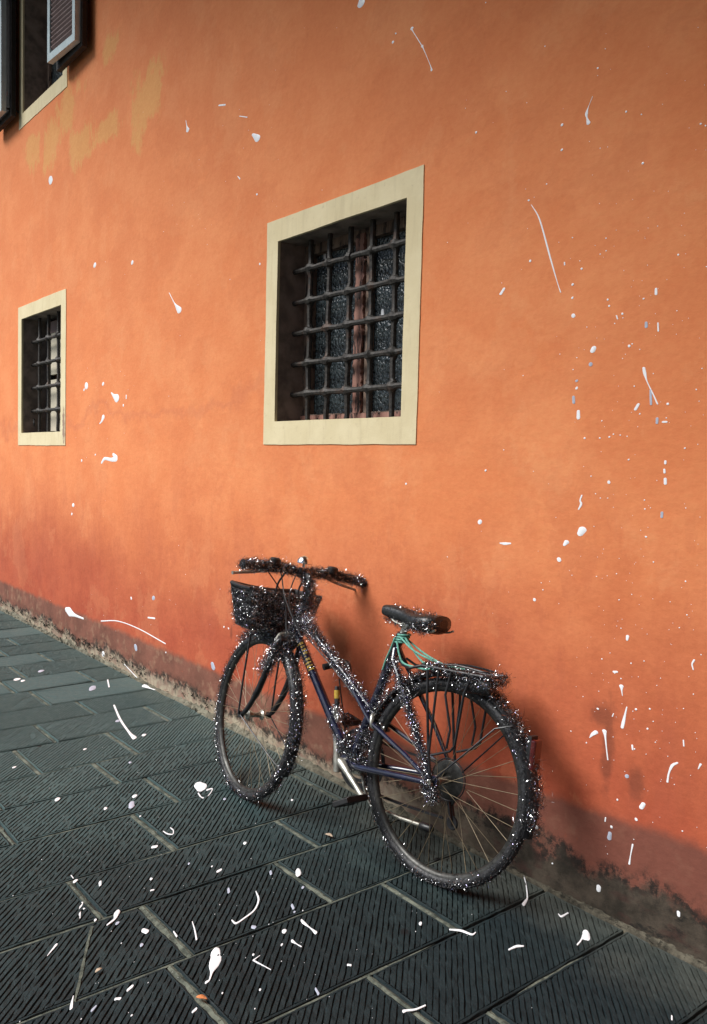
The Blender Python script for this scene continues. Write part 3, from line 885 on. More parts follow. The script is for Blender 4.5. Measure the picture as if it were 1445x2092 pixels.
# ------------------------------------------------------------------ paint splashes
WALL_WHITE = [[(-2.672,3.141,.0125),(-2.671,3.126,.02)],[(-2.368,2.916,.0101),(-2.362,2.904,.0022),(-2.313,2.837,.0022)],[(-2.31,2.833,.007),(-2.302,2.82,.0022),(-2.263,2.748,.0017),(-2.257,2.731,.006)],[(-2.473,2.906,.0058)],[(-2.458,2.932,.0039)],[(-3.781,3.075,.007),(-3.723,3.06,.0069)],[(-4.133,3.105,.0023),(-4.121,3.071,.0046),(-4.112,3.051,.0152)],[(-3.582,2.964,.0033),(-3.514,2.939,.0039)],[(-3.459,2.843,.008),(-3.42,2.816,.0205)],[(-6.212,3.295,.0331)],[(-3.591,2.685,.0026),(-3.572,2.669,.0059)],[(-3.415,2.56,.0063)],[(-5.369,2.557,.0189)],[(-4.792,2.477,.0135)],[(-3.379,2.235,.0062)],[(-4.303,2.231,.0024),(-4.237,2.165,.0047),(-4.184,2.124,.0233)],[(-5.503,1.789,.0243)],[(-5.541,1.765,.0106)],[(-5.218,1.786,.0134)],[(-5.084,1.721,.0068),(-5.054,1.704,.0144),(-5.008,1.687,.0332)],[(-4.862,1.696,.0073),(-4.862,1.678,.0073)],[(-4.904,1.638,.0083)],[(-5.214,1.575,.0189),(-5.237,1.55,.01),(-5.269,1.535,.005)],[(-5.046,1.336,.0144),(-5.008,1.315,.0239),(-5.076,1.305,.0155),(-5.185,1.31,.0124),(-5.232,1.284,.01)],[(-5.578,1.292,.0108)],[(-5.339,1.334,.0082)],[(-2.329,1.253,.0045)],[(-1.574,2.349,.0081),(-1.58,2.366,.0032),(-1.582,2.379,.0062),(-1.576,2.396,.0013),(-1.563,2.422,.001)],[(-1.549,2.498,.0032)],[(-1.79,2.172,.0039)],[(-1.779,2.156,.0012),(-1.743,2.102,.0028),(-1.696,1.977,.0034),(-1.663,1.892,.0015),(-1.651,1.865,.0023)],[(-1.881,1.908,.0065),(-1.893,1.894,.0074)],[(-1.775,1.98,.0042)],[(-1.601,1.788,.0069)],[(-1.522,1.684,.0095),(-1.526,1.676,.0095)],[(-1.577,1.569,.0044)],[(-1.568,1.499,.0065),(-1.567,1.479,.0073)],[(-1.541,1.418,.0035)],[(-1.577,1.924,.0039)],[(-1.641,1.953,.0028),(-1.64,1.946,.0028)],[(-1.606,1.842,.0039)],[(-1.481,1.82,.0031)],[(-1.475,1.801,.0031)],[(-1.449,1.77,.0026),(-1.445,1.76,.0026)],[(-1.43,1.773,.0033)],[(-1.403,1.679,.0042)],[(-1.326,1.829,.0043),(-1.325,1.815,.0052)],[(-1.315,1.734,.0026),(-1.313,1.712,.0029)],[(-1.353,1.613,.0051),(-1.349,1.598,.0058),(-1.34,1.574,.002),(-1.32,1.539,.0023),(-1.305,1.511,.0028)],[(-1.365,1.512,.0056),(-1.373,1.499,.0059)],[(-1.274,1.51,.0042)],[(-1.285,1.461,.0045),(-1.276,1.461,.0045)],[(-1.442,1.429,.0024)],[(-1.455,1.421,.0031)],[(-1.488,1.418,.0027)],[(-1.419,1.426,.0023)],[(-1.273,1.353,.0042),(-1.273,1.347,.0042)],[(-1.275,1.33,.0039),(-1.274,1.322,.0042)],[(-1.271,1.304,.0056),(-1.27,1.292,.0056)],[(-1.451,1.289,.0049)],[(-1.388,1.356,.0027)],[(-1.264,1.911,.0028)],[(-1.217,1.389,.0025)],[(-1.933,1.312,.0042)],[(-1.446,2.343,.003)],[(-1.536,1.142,.0129),(-1.543,1.131,.0097)],[(-1.543,1.246,.0032),(-1.548,1.231,.0032),(-1.544,1.22,.0048),(-1.552,1.204,.0032)],[(-1.592,1.1,.0108),(-1.599,1.092,.0066)],[(-1.618,1.044,.0076)],[(-1.857,1.073,.0037),(-1.838,1.073,.0074),(-1.815,1.076,.0046)],[(-1.951,1.137,.0087)],[(-1.707,.906,.0056)],[(-1.322,1.14,.0032)],[(-1.366,.849,.006),(-1.367,.839,.0045)],[(-1.405,.737,.0054),(-1.396,.739,.0046)],[(-1.161,.821,.0035),(-1.166,.809,.0027),(-1.162,.795,.0021)],[(-1.379,.7,.0084),(-1.377,.689,.0031),(-1.374,.674,.0015)],[(-1.358,.644,.0023),(-1.362,.624,.0038),(-1.366,.603,.0058),(-1.37,.582,.0061)],[(-1.455,.615,.0037)],[(-1.328,.645,.0037)],[(-1.285,.657,.0029)],[(-1.401,.614,.002),(-1.404,.605,.002)],[(-1.479,.521,.0016),(-1.47,.533,.0065),(-1.458,.543,.0088)],[(-1.429,.554,.0087),(-1.425,.538,.004),(-1.419,.504,.0025),(-1.413,.473,.0025)],[(-1.335,.538,.0036),(-1.333,.527,.0036)],[(-1.289,.599,.003)],[(-1.18,.596,.0025),(-1.178,.581,.0025)],[(-1.195,.529,.0037),(-1.209,.517,.0051),(-1.218,.493,.0032),(-1.221,.468,.0039)],[(-1.128,.545,.0041),(-1.134,.531,.0016)],[(-1.291,.381,.0075),(-1.297,.369,.0083)],[(-1.312,.329,.0046)],[(-1.412,.298,.0029),(-1.413,.287,.0024)],[(-1.319,.252,.0034),(-1.324,.218,.002),(-1.327,.192,.0037)],[(-1.425,.083,.0082),(-1.426,.072,.0082)],[(-1.17,.118,.0058),(-1.169,.109,.0052)],[(-1.375,.365,.0031)],[(-1.686,.169,.0073),(-1.665,.178,.009)],[(-1.596,.086,.0028)],[(-5.848,.235,.0233),(-5.791,.23,.0403),(-5.688,.222,.0147),(-5.534,.223,.0082)],[(-5.222,.258,.0061),(-4.957,.301,.0048),(-4.649,.305,.0049),(-4.3,.281,.0054)],[(-4.524,.393,.0074),(-4.44,.402,.0081)],[(-5.185,.049,.0184)],[(-4.856,.05,.0038),(-4.601,-.01,.0045)],[(-4.292,.233,.0058)],[(-3.652,.487,.0056)],[(-3.608,.487,.0055)],[(-5.727,.983,.0168)],[(-5.754,.92,.0112)],[(-4.764,.473,.0092)]]
WALL_PALE = [[(-1.531,1.637,.0063)],[(-1.578,1.591,.0049)],[(-1.588,1.543,.0059),(-1.586,1.526,.0059)],[(-1.607,1.882,.0041)],[(-1.352,1.739,.0051),(-1.351,1.728,.0058)],[(-1.328,1.55,.0043),(-1.327,1.533,.0043),(-1.325,1.511,.0043)],[(-1.304,1.471,.0051),(-1.304,1.459,.0051)],[(-1.385,2.184,.0038)],[(-1.67,2.371,.0044)],[(-1.667,2.296,.004)],[(-1.217,2.243,.003)],[(-2.029,2.45,.0043)],[(-1.347,.444,.0064)],[(-1.395,.258,.0064),(-1.397,.241,.008)],[(-1.391,.278,.004)],[(-4.456,.518,.0149)],[(-4.695,.19,.0182),(-4.688,.177,.0159)],[(-3.764,.274,.0144),(-3.754,.259,.0162)],[(-1.276,1.211,.0048),(-1.276,1.199,.0048)],[(-1.363,1.807,.0029)]]
GROUND_WHITE = [[(-1.746,2.155,.0033),(-1.674,2.089,.0044),(-1.613,2.024,.0047),(-1.599,1.999,.0083),(-1.591,1.98,.0103)],[(-1.491,2.02,.004),(-1.479,2.018,.0052),(-1.479,2.049,.004)],[(-1.379,2.001,.0132),(-1.371,1.987,.0149),(-1.371,1.97,.0037),(-1.365,1.953,.0029),(-1.36,1.933,.0025)],[(-1.458,1.759,.0039),(-1.456,1.789,.0057),(-1.445,1.805,.0027)],[(-1.033,1.865,.0037),(-1.026,1.853,.0037)],[(-1.698,1.651,.008)],[(-1.626,1.698,.0034),(-1.602,1.721,.0056),(-1.571,1.731,.0045),(-1.571,1.747,.0026)],[(-1.438,1.35,.0062),(-1.433,1.363,.0037),(-1.425,1.38,.0036),(-1.422,1.408,.0033)],[(-1.92,1.104,.0172),(-1.892,1.088,.0219),(-1.872,1.072,.0182),(-1.849,1.053,.0058),(-1.825,1.033,.0032),(-1.821,1.022,.0047)],[(-2.132,1.365,.0025),(-2.085,1.345,.0065),(-2.043,1.304,.0059),(-2.022,1.256,.005),(-2.013,1.224,.0049),(-2.034,1.222,.0027)],[(-2.991,1.628,.0224),(-2.96,1.627,.0285)],[(-2.924,1.633,.0094),(-2.922,1.654,.005),(-2.887,1.626,.0043),(-2.862,1.594,.0045),(-2.868,1.577,.0045),(-2.915,1.587,.0043)],[(-2.433,1.509,.009)],[(-2.311,1.333,.009),(-2.314,1.345,.0091)],[(-2.162,1.544,.0114),(-2.148,1.536,.0135)],[(-1.898,1.312,.0096)],[(-1.915,1.384,.0058),(-1.901,1.382,.0076),(-1.87,1.381,.0024),(-1.84,1.38,.0092)],[(-1.845,1.303,.0072),(-1.826,1.304,.0021),(-1.807,1.307,.0028)],[(-1.846,1.269,.0053)],[(-1.853,1.182,.0043)],[(-1.831,1.168,.0037),(-1.839,1.194,.0015)],[(-1.831,1.168,.0034),(-1.769,1.183,.0013)],[(-1.666,1.358,.005),(-1.66,1.363,.005)],[(-1.715,1.116,.004)],[(-1.759,1.033,.0034)],[(-1.739,.941,.0058),(-1.743,.951,.0067)],[(-2.094,1.127,.0019),(-2.051,1.112,.0037),(-2.007,1.094,.0047)],[(-2.079,1.061,.0029),(-2.052,1.057,.004)],[(-2.645,1.853,.0078)],[(-2.351,1.334,.0046)],[(-2.985,1.234,.0106)],[(-2.59,1.239,.0098),(-2.586,1.251,.0098)],[(-2.68,1.322,.0031),(-2.654,1.325,.0036),(-2.639,1.338,.0041),(-2.667,1.354,.0039),(-2.691,1.355,.0034)],[(-2.515,.943,.0099)],[(-2.559,.946,.0018),(-2.536,.945,.002)],[(-2.464,1.003,.0086),(-2.446,.996,.0072)],[(-2.391,1.14,.0065)],[(-2.325,1.108,.0048),(-2.323,1.116,.0048)],[(-2.374,.91,.0099),(-2.342,.893,.0062),(-2.299,.876,.0038)],[(-2.351,.899,.0039),(-2.338,.908,.0039)],[(-2.264,.973,.0116),(-2.238,.955,.0057),(-2.221,.927,.0037)],[(-2.136,.996,.0101),(-2.123,1.001,.011)],[(-2.206,.775,.0083),(-2.172,.741,.0024)],[(-1.91,.852,.0077),(-1.916,.864,.0085)],[(-1.894,.812,.0054),(-1.889,.822,.0054)],[(-1.966,.734,.0021),(-1.943,.722,.0059),(-1.925,.714,.0073)],[(-2.265,.909,.0057)],[(-1.813,.818,.0031)],[(-4.5,2.092,.0218),(-4.444,2.099,.0129),(-4.399,2.111,.0139)],[(-5.035,1.534,.0206)],[(-4.984,1.552,.0143)],[(-4.739,1.966,.0073),(-4.582,1.91,.0075)],[(-4.229,1.791,.0053),(-3.979,1.719,.0062),(-3.769,1.673,.0066),(-3.675,1.659,.0136)],[(-3.689,1.713,.0122)],[(-3.656,1.412,.0112)],[(-3.607,1.087,.0102)],[(-3.173,1.119,.0118)],[(-3.031,1.371,.0121)],[(-2.845,1.31,.0055)]]
GROUND_PALE = [[(-2.194,1.304,.0074),(-2.177,1.296,.0084)],[(-2.209,1.469,.009),(-2.197,1.463,.0081)],[(-2.066,1.495,.0069)],[(-1.97,1.252,.0084),(-1.964,1.256,.0093)],[(-2.0,1.409,.0073),(-1.984,1.403,.008)],[(-1.964,1.393,.0047)],[(-1.635,1.23,.0047),(-1.615,1.224,.0061)],[(-2.804,1.643,.0108)],[(-2.972,1.332,.0146),(-2.946,1.321,.0144)],[(-2.072,.962,.007)],[(-2.212,.952,.0075)],[(-1.888,.752,.008),(-1.895,.762,.0058)],[(-5.153,1.713,.0207)],[(-4.633,1.832,.0214),(-4.594,1.816,.0233)],[(-3.964,1.7,.014)],[(-3.385,1.509,.0092)],[(-2.412,1.283,.006)]]

def splash(pts, thick, mb, to3, warp=((1, 0), 1.22)):
    """a domed run of paint: centre line points (u, v, radius) on a surface"""
    e, kk = warp
    e = np.array(e) / np.linalg.norm(e); f_ = np.array([-e[1], e[0]])
    fw_ = lambda p: np.array([(p[0] * e[0] + p[1] * e[1]) / kk, (p[0] * f_[0] + p[1] * f_[1]) * kk, p[2]])
    bw_ = lambda a, b: (a * kk * e[0] + b / kk * f_[0], a * kk * e[1] + b / kk * f_[1])
    kr = (0.78 if len(pts) > 1 else 0.92) * (0.85 if to3 is to_gr else 1.0)
    if max(q[2] for q in pts) > 0.0115: kr = 1.0
    P = [fw_(np.array((p[0], p[1], p[2] * kr), float)) for p in pts]
    if len(P) == 1:
        u, v, r = P[0]
        d = random.uniform(0.05, 0.35) * r
        P = [np.array([u, v + d, r * 0.97]), np.array([u + random.uniform(-.2, .2) * r, v - d, r])]
    if len(P) > 2:
        P = bez(P, 5)
    P = [np.array([p[0], p[1], max(p[2], 0.0005)]) for p in P]
    ext = []
    def endcap(a, b, rev):
        d = a[:2] - b[:2]; L = np.linalg.norm(d) + 1e-9; d /= L
        o = [np.array([*(a[:2] + d * a[2] * math.sin(w)), a[2] * math.cos(w)]) for w in (0.35, 0.7, 1.0, 1.25, 1.48)]
        return o[::-1] if rev else o
    Q = endcap(P[0], P[1], True) + P + endcap(P[-1], P[-2], False)
    vs = []; fs = []
    for i, p in enumerate(Q):
        a = Q[max(0, i - 1)]; b = Q[min(len(Q) - 1, i + 1)]
        d = b[:2] - a[:2]; d /= np.linalg.norm(d) + 1e-9
        nrm = np.array([-d[1], d[0]])
        wv = p[2] * random.uniform(0.96, 1.04)
        h = min(thick, p[2] * 0.35)
        for s_, q in ((-1, 0), (-0.8, 0.6), (0, 1), (0.8, 0.6), (1, 0)):
            c = p[:2] + nrm * s_ * wv
            c = bw_(c[0], c[1])
            vs.append(to3(c[0], c[1], h * q - (0.0008 if q == 0 else 0)))
    for i in range(len(Q) - 1):
        for q in range(4):
            fs.append((i * 5 + q, i * 5 + q + 1, i * 5 + 6 + q, i * 5 + 5 + q))
    n0 = (len(Q) - 1) * 5
    fs.append((0, 1, 2, 3, 4)); fs.append((n0 + 4, n0 + 3, n0 + 2, n0 + 1, n0))
    mb.add(vs, fs)

def area(pts):
    a = sum(p[2] for p in pts) / len(pts)
    L = sum(math.dist(pts[i][:2], pts[i + 1][:2]) for i in range(len(pts) - 1))
    return a * a * 3 + 2 * a * L
to_wall = lambda u, v, h: (u, D - 0.0005 - h, v)
to_surr = lambda u, v, h: (u, D - 0.0045 - h, v)
to_pane = lambda u, v, h: (u, D + 0.1775 - h, v)
to_gr = lambda u, v, h: (u, v, 0.0012 + h)
allw = sorted([(area(p), p, 'white') for p in WALL_WHITE] + [(area(p), p, 'pale') for p in WALL_PALE], key=lambda q: -q[0])
small = MB()
for i, (ar, p, c) in enumerate(allw):
    if i < 92:
        m = MB()
        splash(p, 0.0006, m, to_wall)
        m.xf(rel).build('paint_splash', MT[c], house)
    else:
        splash(p, 0.002, small, to_wall)
# fine droplets round the bigger ones
def dots(n, cu, cv, su, sv, mb, to3, rmin=0.0008, rmax=0.0024, ok=lambda u, v: True):
    for _ in range(n):
        u = random.gauss(cu, su); v = random.gauss(cv, sv)
        if ok(u, v):
            splash([(u, v, rmin + (rmax - rmin) * random.random() ** 3)], 0.0008, mb, to3, ((-0.75, 0.66), 1.5) if to3 is to_gr else ((1, 0), 1.22))
outside = lambda u, v: not any(w[4] - .01 < u < w[5] + .01 and w[6] - .01 < v < w[7] + .01 for w in WIN.values()) and v > 0.08
dots(190, -1.38, 1.45, 0.16, 0.55, small, to_wall, ok=outside)
dots(90, -1.30, 0.75, 0.16, 0.25, small, to_wall, ok=outside)
dots(40, -5.3, 1.7, 0.45, 0.25, small, to_wall, ok=outside)
dots(45, -3.7, 2.6, 0.6, 0.35, small, to_wall, ok=outside)
dots(40, -4.6, 0.5, 0.8, 0.3, small, to_wall, ok=outside)
dots(50, -1.7, 1.9, 0.35, 0.6, small, to_wall, ok=outside)
o = small.xf(rel).build('paint_droplets', MT['white'], house); o['kind'] = 'stuff'
for (u, v, r_) in ((-3.115, 2.255, 0.008), (-2.70, 1.955, 0.009)):
    m = MB(); splash([(u, v + 0.008, r_), (u + 0.001, v - 0.008, r_ * 1.2)], 0.002, m, to_pane)
    m.xf(r1).build('paint_splash', MT['white'], w1)
gs = sorted([(area(p), p, 'white') for p in GROUND_WHITE] + [(area(p), p, 'pale') for p in GROUND_PALE], key=lambda q: -q[0])
for i, (ar, p, c) in enumerate(gs):
    m = MB(); splash(p, 0.0006, m, to_gr, ((-0.75, 0.66), 1.5))
    m.build('paint_splash', MT[c], pavement)
small = MB()
gok = lambda u, v: v < 2.06 and seen(u, v, 0.1)
dots(90, -2.3, 1.35, 0.5, 0.4, small, to_gr, ok=gok)
dots(35, -3.3, 1.5, 0.6, 0.3, small, to_gr, ok=gok)
dots(40, -1.8, 1.1, 0.3, 0.3, small, to_gr, ok=gok)
o = small.build('paint_droplets', MT['white'], pavement); o['kind'] = 'stuff'

# ------------------------------------------------------------------ the bicycle
BO = np.array([-1.85743, 1.84429, 0.0])
BD = np.array([-0.99229, -0.12396, 0.0]); BL = np.array([0.12242, -0.97996, 0.15712]); BU = np.array([-0.01948, 0.15590, 0.98758])
FO = np.array([-2.80172, 1.71157, 0.0])
FD = np.array([-0.99581, 0.09147, 0.0]); FL = np.array([-0.08995, -0.97928, 0.18144]); FU = np.array([0.0166, 0.18068, 0.9834])
RB = np.array([BD, BL, BU])
def F(p):
    """steered front-assembly coordinates -> bicycle coordinates"""
    w = FO + p[0] * FD + p[1] * FL + p[2] * FU
    return RB @ (w - BO)
Fs = lambda pts: [F(np.array(p, float)) for p in pts]
bike = empty('bicycle')
BM = Matrix.Identity(4)
for i in range(3):
    BM[i][0], BM[i][1], BM[i][2], BM[i][3] = BD[i], BL[i], BU[i], BO[i]
bike.matrix_world = BM
tag(bike, 'black and violet city bicycle wrapped in glittering black tinsel, leaning against the orange wall', 'bicycle')

WR = 0.322
AX = (0, 0, WR)
BB = (0.404, 0, 0.277)
HT = (0.735, 0, 0.780); HB = (0.787, 0, 0.655)

# frame
f = MB()
f.tube([HT, HB], 0.020, 14)
f.tube([(0.748, 0, 0.745), (0.70, 0, 0.700), (0.395, 0, 0.507), (0.318, 0, 0.455)], 0.0155, 12)
f.tube([(0.778, 0, 0.675), (0.53, 0, 0.403), BB], 0.0170, 12)
f.tube([(0.252, 0, 0.752), BB], 0.0160, 12)
for s in (1, -1):
    f.tube([(0.262, 0.012 * s, 0.700), (0.25, 0.028 * s, 0.664), (0.10, 0.052 * s, 0.470), (0.006, 0.062 * s, WR + 0.01)], [0.008, 0.0085, 0.008, 0.0065], 9)
    f.tube([(0.44, 0.014 * s, 0.535), (0.31, 0.036 * s, 0.440), (0.12, 0.056 * s, 0.375), (0.010, 0.064 * s, WR + 0.004)], [0.008, 0.0085, 0.0085, 0.007], 9)
    f.tube([(0.395, 0.022 * s, 0.274), (0.33, 0.046 * s, 0.279), (0.10, 0.060 * s, 0.308), (0.004, 0.064 * s, WR - 0.004)], [0.011, 0.0115, 0.0105, 0.008], 10)
    f.box((-0.022, 0.060 * s - 0.003, WR - 0.024), (0.020, 0.060 * s + 0.003, WR + 0.022))
f.tube([(0.404, -0.037, 0.277), (0.404, 0.037, 0.277)], 0.024, 16)
f.tube([(0.246, 0, 0.735), (0.240, 0, 0.757)], 0.0195, 14)
frame = f.build('frame', MT['paint'], bike)
dc = MB()
dd = np.array(BB) - np.array((0.778, 0, 0.675)); dd = dd / np.linalg.norm(dd)
for q in range(9):
    t0 = 0.06 + q * 0.014
    c = np.array((0.778, 0, 0.675)) + dd * t0
    for a_ in np.linspace(-0.5, 1.0, 4):
        if random.random() < 0.75:
            up = np.cross(dd, (0, 1, 0))
            n_ = math.cos(a_) * np.array((0, 1.0, 0)) + math.sin(a_) * (up if up[2] > 0 else -up)
            pc = c + n_ * 0.0172
            e1 = dd * random.uniform(0.002, 0.005); e2 = np.cross(n_, dd) * 0.0035
            dc.add([pc - e1 - e2, pc + e1 - e2, pc + e1 + e2, pc - e1 + e2], [(0, 1, 2, 3)])
dc.build('decal', MT['yellow'], frame, smooth=False)

# wheels
def wheel(front):
    X = (lambda p: F(p)) if front else (lambda p: p)
    hub = MB()
    wd = 0.046 if front else 0.058
    hub.tube([(0, -wd - 0.016, WR), (0, wd + 0.016, WR)], 0.005, 10)
    hub.revolve([(0.0, -wd + 0.008), (0.012, -wd + 0.008), (0.020, -wd + 0.012), (0.020, -wd + 0.016), (0.011, -wd + 0.022), (0.010, 0), (0.011, wd - 0.022), (0.021, wd - 0.016), (0.021, wd - 0.012), (0.012, wd - 0.008), (0.0, wd - 0.008)], (0, 0, WR), 20, closed=False)
    for s in (1, -1):
        hub.tube([(0, s * (wd + 0.012), WR), (0, s * (wd + 0.020), WR)], 0.010, 6)
    w = hub.xf(X).build('wheel', MT['steel'], bike)
    w['label'] = ('front wheel turned towards the wall' if front else 'rear wheel with mudguard and red lamp')
    t = MB()
    prof = [(WR - 0.0165 + 0.0165 * math.cos(a), 0.0175 * math.sin(a)) for a in np.linspace(-2.5, 2.5, 15)]
    t.revolve(prof, (0, 0, WR), 96)
    # tread blocks
    for i in range(120):
        a0 = 2 * math.pi * i / 120
        for s in (-1, 1):
            m4 = Matrix.Translation((0, 0, WR)) @ Matrix.Rotation(-a0 - s * 0.01, 4, 'Y') @ Matrix.Translation((WR - 0.0022, s * 0.0085, 0)) @ Matrix.Rotation(s * 0.45, 4, 'Z') 
            t.box((-0.001, -0.0045, -0.0055), (0.0016, 0.0045, 0.0055), m4)
    t.xf(X).build('tyre', MT['tyre'], w)
    r = MB()
    ri = WR - 0.031
    r.revolve([(ri - 0.012, 0.0), (ri - 0.009, 0.007), (ri - 0.002, 0.0115), (ri + 0.008, 0.0125), (ri + 0.008, 0.0105), (ri + 0.002, 0.004), (ri + 0.002, -0.004), (ri + 0.008, -0.0105), (ri + 0.008, -0.0125), (ri - 0.002, -0.0115), (ri - 0.009, -0.007)], (0, 0, WR), 96)
    r.xf(X).build('rim', MT['rim'], w)
    for i in range(36):
        s = 1 if i % 2 else -1
        a = 2 * math.pi * i / 36 + 0.05
        off = 0.72 * (1 if (i // 2) % 2 else -1)
        y = s * (wd - 0.014)
        m = MB()
        p0 = (0.0195 * math.cos(a + off), y, WR + 0.0195 * math.sin(a + off))
        p1 = ((ri - 0.010) * math.cos(a), s * 0.002, WR + (ri - 0.010) * math.sin(a))
        m.tube([p0, p1], 0.00085, 4, cap=False)
        m.xf(X).build('spoke', MT['spoke'], w)
    return w
fw = wheel(True)
rw = wheel(False)
fx = MB()
# sprocket cluster with spoke guard on the wall side of the rear hub
cs = MB()
for q, (rr, yy) in enumerate(((0.050, -0.030), (0.044, -0.034), (0.038, -0.038), (0.032, -0.042))):
    pr = []
    nt = int(rr * 2 * math.pi / 0.0127)
    vs = []; 
    for i in range(nt * 2):
        a = math.pi * i / nt
        r_ = rr + (0.0026 if i % 2 else -0.0014)
        vs.append((r_ * math.cos(a), yy, WR + r_ * math.sin(a)))
    n_ = len(vs)
    vs2 = [(x, y - 0.002, z) for x, y, z in vs]
    cs.add(vs + vs2, [tuple(range(n_)), tuple(range(2 * n_ - 1, n_ - 1, -1))] + [(i, n_ + i, n_ + (i + 1) % n_, (i + 1) % n_) for i in range(n_)])
cs.build('sprocket', MT['rim'], rw, smooth=False)
gd = MB()
gd.revolve([(0.022, -0.024), (0.060, -0.024), (0.062, -0.025), (0.060, -0.026), (0.022, -0.026)], (0, 0, WR), 40)
gd.build('spoke_guard', MT['rim'], rw)
gr = MB(); gr.revolve([(0.066 + 0.0022 * math.cos(a), -0.027 + 0.0022 * math.sin(a)) for a in np.linspace(0, 5.5, 7)], (0, 0, WR), 48)
gr.build('guard_ring', MT['blackmetal'], rw)

# fork, stem, bars
fk = MB()
for s in (1, -1):
    fk.tube(Fs(bez([(-0.166, 0.030 * s, 0.655), (-0.160, 0.052 * s, 0.630), (-0.128, 0.057 * s, 0.520), (-0.085, 0.060 * s, 0.420), (-0.035, 0.061 * s, 0.348), (0.0, 0.061 * s, WR)], 5)), [0.0135] * 6 + [0.0125] * 10 + [0.010] * 6 + [0.008] * 4, 10)
    fk.tube(Fs([(0, 0.055 * s, WR), (0, 0.069 * s, WR)]), 0.013, 10)
fk.tube(Fs([(-0.166, 0.048, 0.650), (-0.166, -0.048, 0.650)]), 0.016, 12)
fork = fk.build('fork', MT['blackmetal'], bike)
for p, q in ((HT, 0.027), (HB, 0.027)):
    hs = MB()
    d_ = np.array(HB) - np.array(HT); d_ /= np.linalg.norm(d_)
    c = np.array(p)
    hs.tube([c - d_ * 0.012, c + d_ * 0.010], q, 16)
    hs.build('headset_cup', MT['blackmetal'], frame)
sm_ = MB()
sm_.tube([np.array(HT), F(np.array((-0.236, 0, 0.86))), F(np.array((-0.236, 0, 0.895)))], 0.0125, 12)
sm_.tube(Fs(bez([(-0.236, 0, 0.885), (-0.222, 0, 0.905), (-0.185, 0, 0.914)], 5)), 0.0125, 12)
sm_.tube(Fs([(-0.182, -0.024, 0.915), (-0.182, 0.024, 0.915)]), 0.019, 14)
stem = sm_.build('stem', MT['blackmetal'], bike)
BARL = [(-0.182, 0, 0.915), (-0.170, 0.07, 0.922), (-0.176, 0.15, 0.922), (-0.200, 0.275, 0.915)]
BARR = [(-0.182, 0, 0.915), (-0.165, -0.07, 0.922), (-0.172, -0.16, 0.922), (-0.205, -0.275, 0.915)]
hb = MB()
hb.tube(Fs(bez(BARL[::-1], 6)[:-1] + bez(BARR, 6)), 0.0112, 12)
bars = hb.build('handlebar', MT['blackmetal'], bike)
for B in (BARL, BARR):
    c = bez(B, 8)
    gpts = [c[i] for i in range(len(c)) if abs(c[i][1]) > 0.155]
    g_ = MB()
    rr = [0.0165 + 0.0012 * (i % 2) for i in range(len(gpts))]; rr[0] = 0.019; rr[-1] = 0.0185
    g_.tube(Fs(gpts), rr, 14)
    g_.build('grip', MT['plastic'], bars)
    s = 1 if B is BARL else -1
    lv = MB()
    lv.tube(Fs([(-0.168, 0.105 * s, 0.918), (-0.160, 0.135 * s, 0.912)]), 0.014, 10)
    lv.tube(Fs(bez([(-0.160, 0.125 * s, 0.912), (-0.140, 0.16 * s, 0.898), (-0.142, 0.22 * s, 0.886), (-0.150, 0.285 * s, 0.876)], 5)), [0.008] * 5 + [0.0062] * 6 + [0.0055] * 4 + [0.007], 8)
    lv.build('brake_lever', MT['steel'], bars)
    sh = MB()
    sh.revolve([(0, -0.014), (0.017, -0.014), (0.022, -0.008), (0.022, 0.010), (0.016, 0.016), (0, 0.018)], (0, 0, 0), 20, axis='Z', closed=False)
    sh.xf(lambda p: F(np.array((-0.172, 0.130 * s, 0.940)) + p)).build('shifter', MT['plastic'], bars)
bl = MB()
bl.revolve([(0.0, 0.026), (0.013, 0.0242), (0.0235, 0.017), (0.0295, 0.005), (0.0305, -0.004), (0.028, -0.006), (0, -0.006)], (0, 0, 0), 28, axis='Z', closed=False)
bl.tube([(0, 0, -0.006), (0.0, 0, -0.02)], 0.008, 8)
bl.xf(lambda p: F(np.array((-0.195, 0.015, 0.957)) + p)).build('bell', MT['chrome'], bars)  # added chrome dome, enlarged so its highlight stands for the handlebar glow

# cables
cb = MB()
for a_, b_, c_, d_ in (((-0.15, 0.14, 0.915), (-0.06, 0.10, 0.905), (-0.10, 0.02, 0.80), (-0.17, 0.02, 0.66)), ((-0.15, -0.14, 0.915), (-0.07, -0.05, 0.92), (-0.12, 0.01, 0.80), (-0.22, 0.0, 0.70)),
                       ((-0.16, 0.10, 0.915), (-0.08, 0.04, 0.890), (-0.13, 0.03, 0.80), (-0.24, 0.0, 0.68))):
    cb.tube(Fs(bez([a_, b_, c_, d_], 8)), 0.0026, 6)
cb.tube(bez([(0.70, 0.018, 0.672), (0.5, 0.016, 0.558), (0.34, 0.016, 0.455), (0.30, 0.01, 0.44)], 6), 0.0024, 6)
cb.tube(bez([(0.545, -0.03, 0.54), (0.525, -0.035, 0.47), (0.500, -0.03, 0.42), (0.46, -0.02, 0.33)], 6), 0.0028, 6)
cb.build('cable', MT['plastic'], bike)

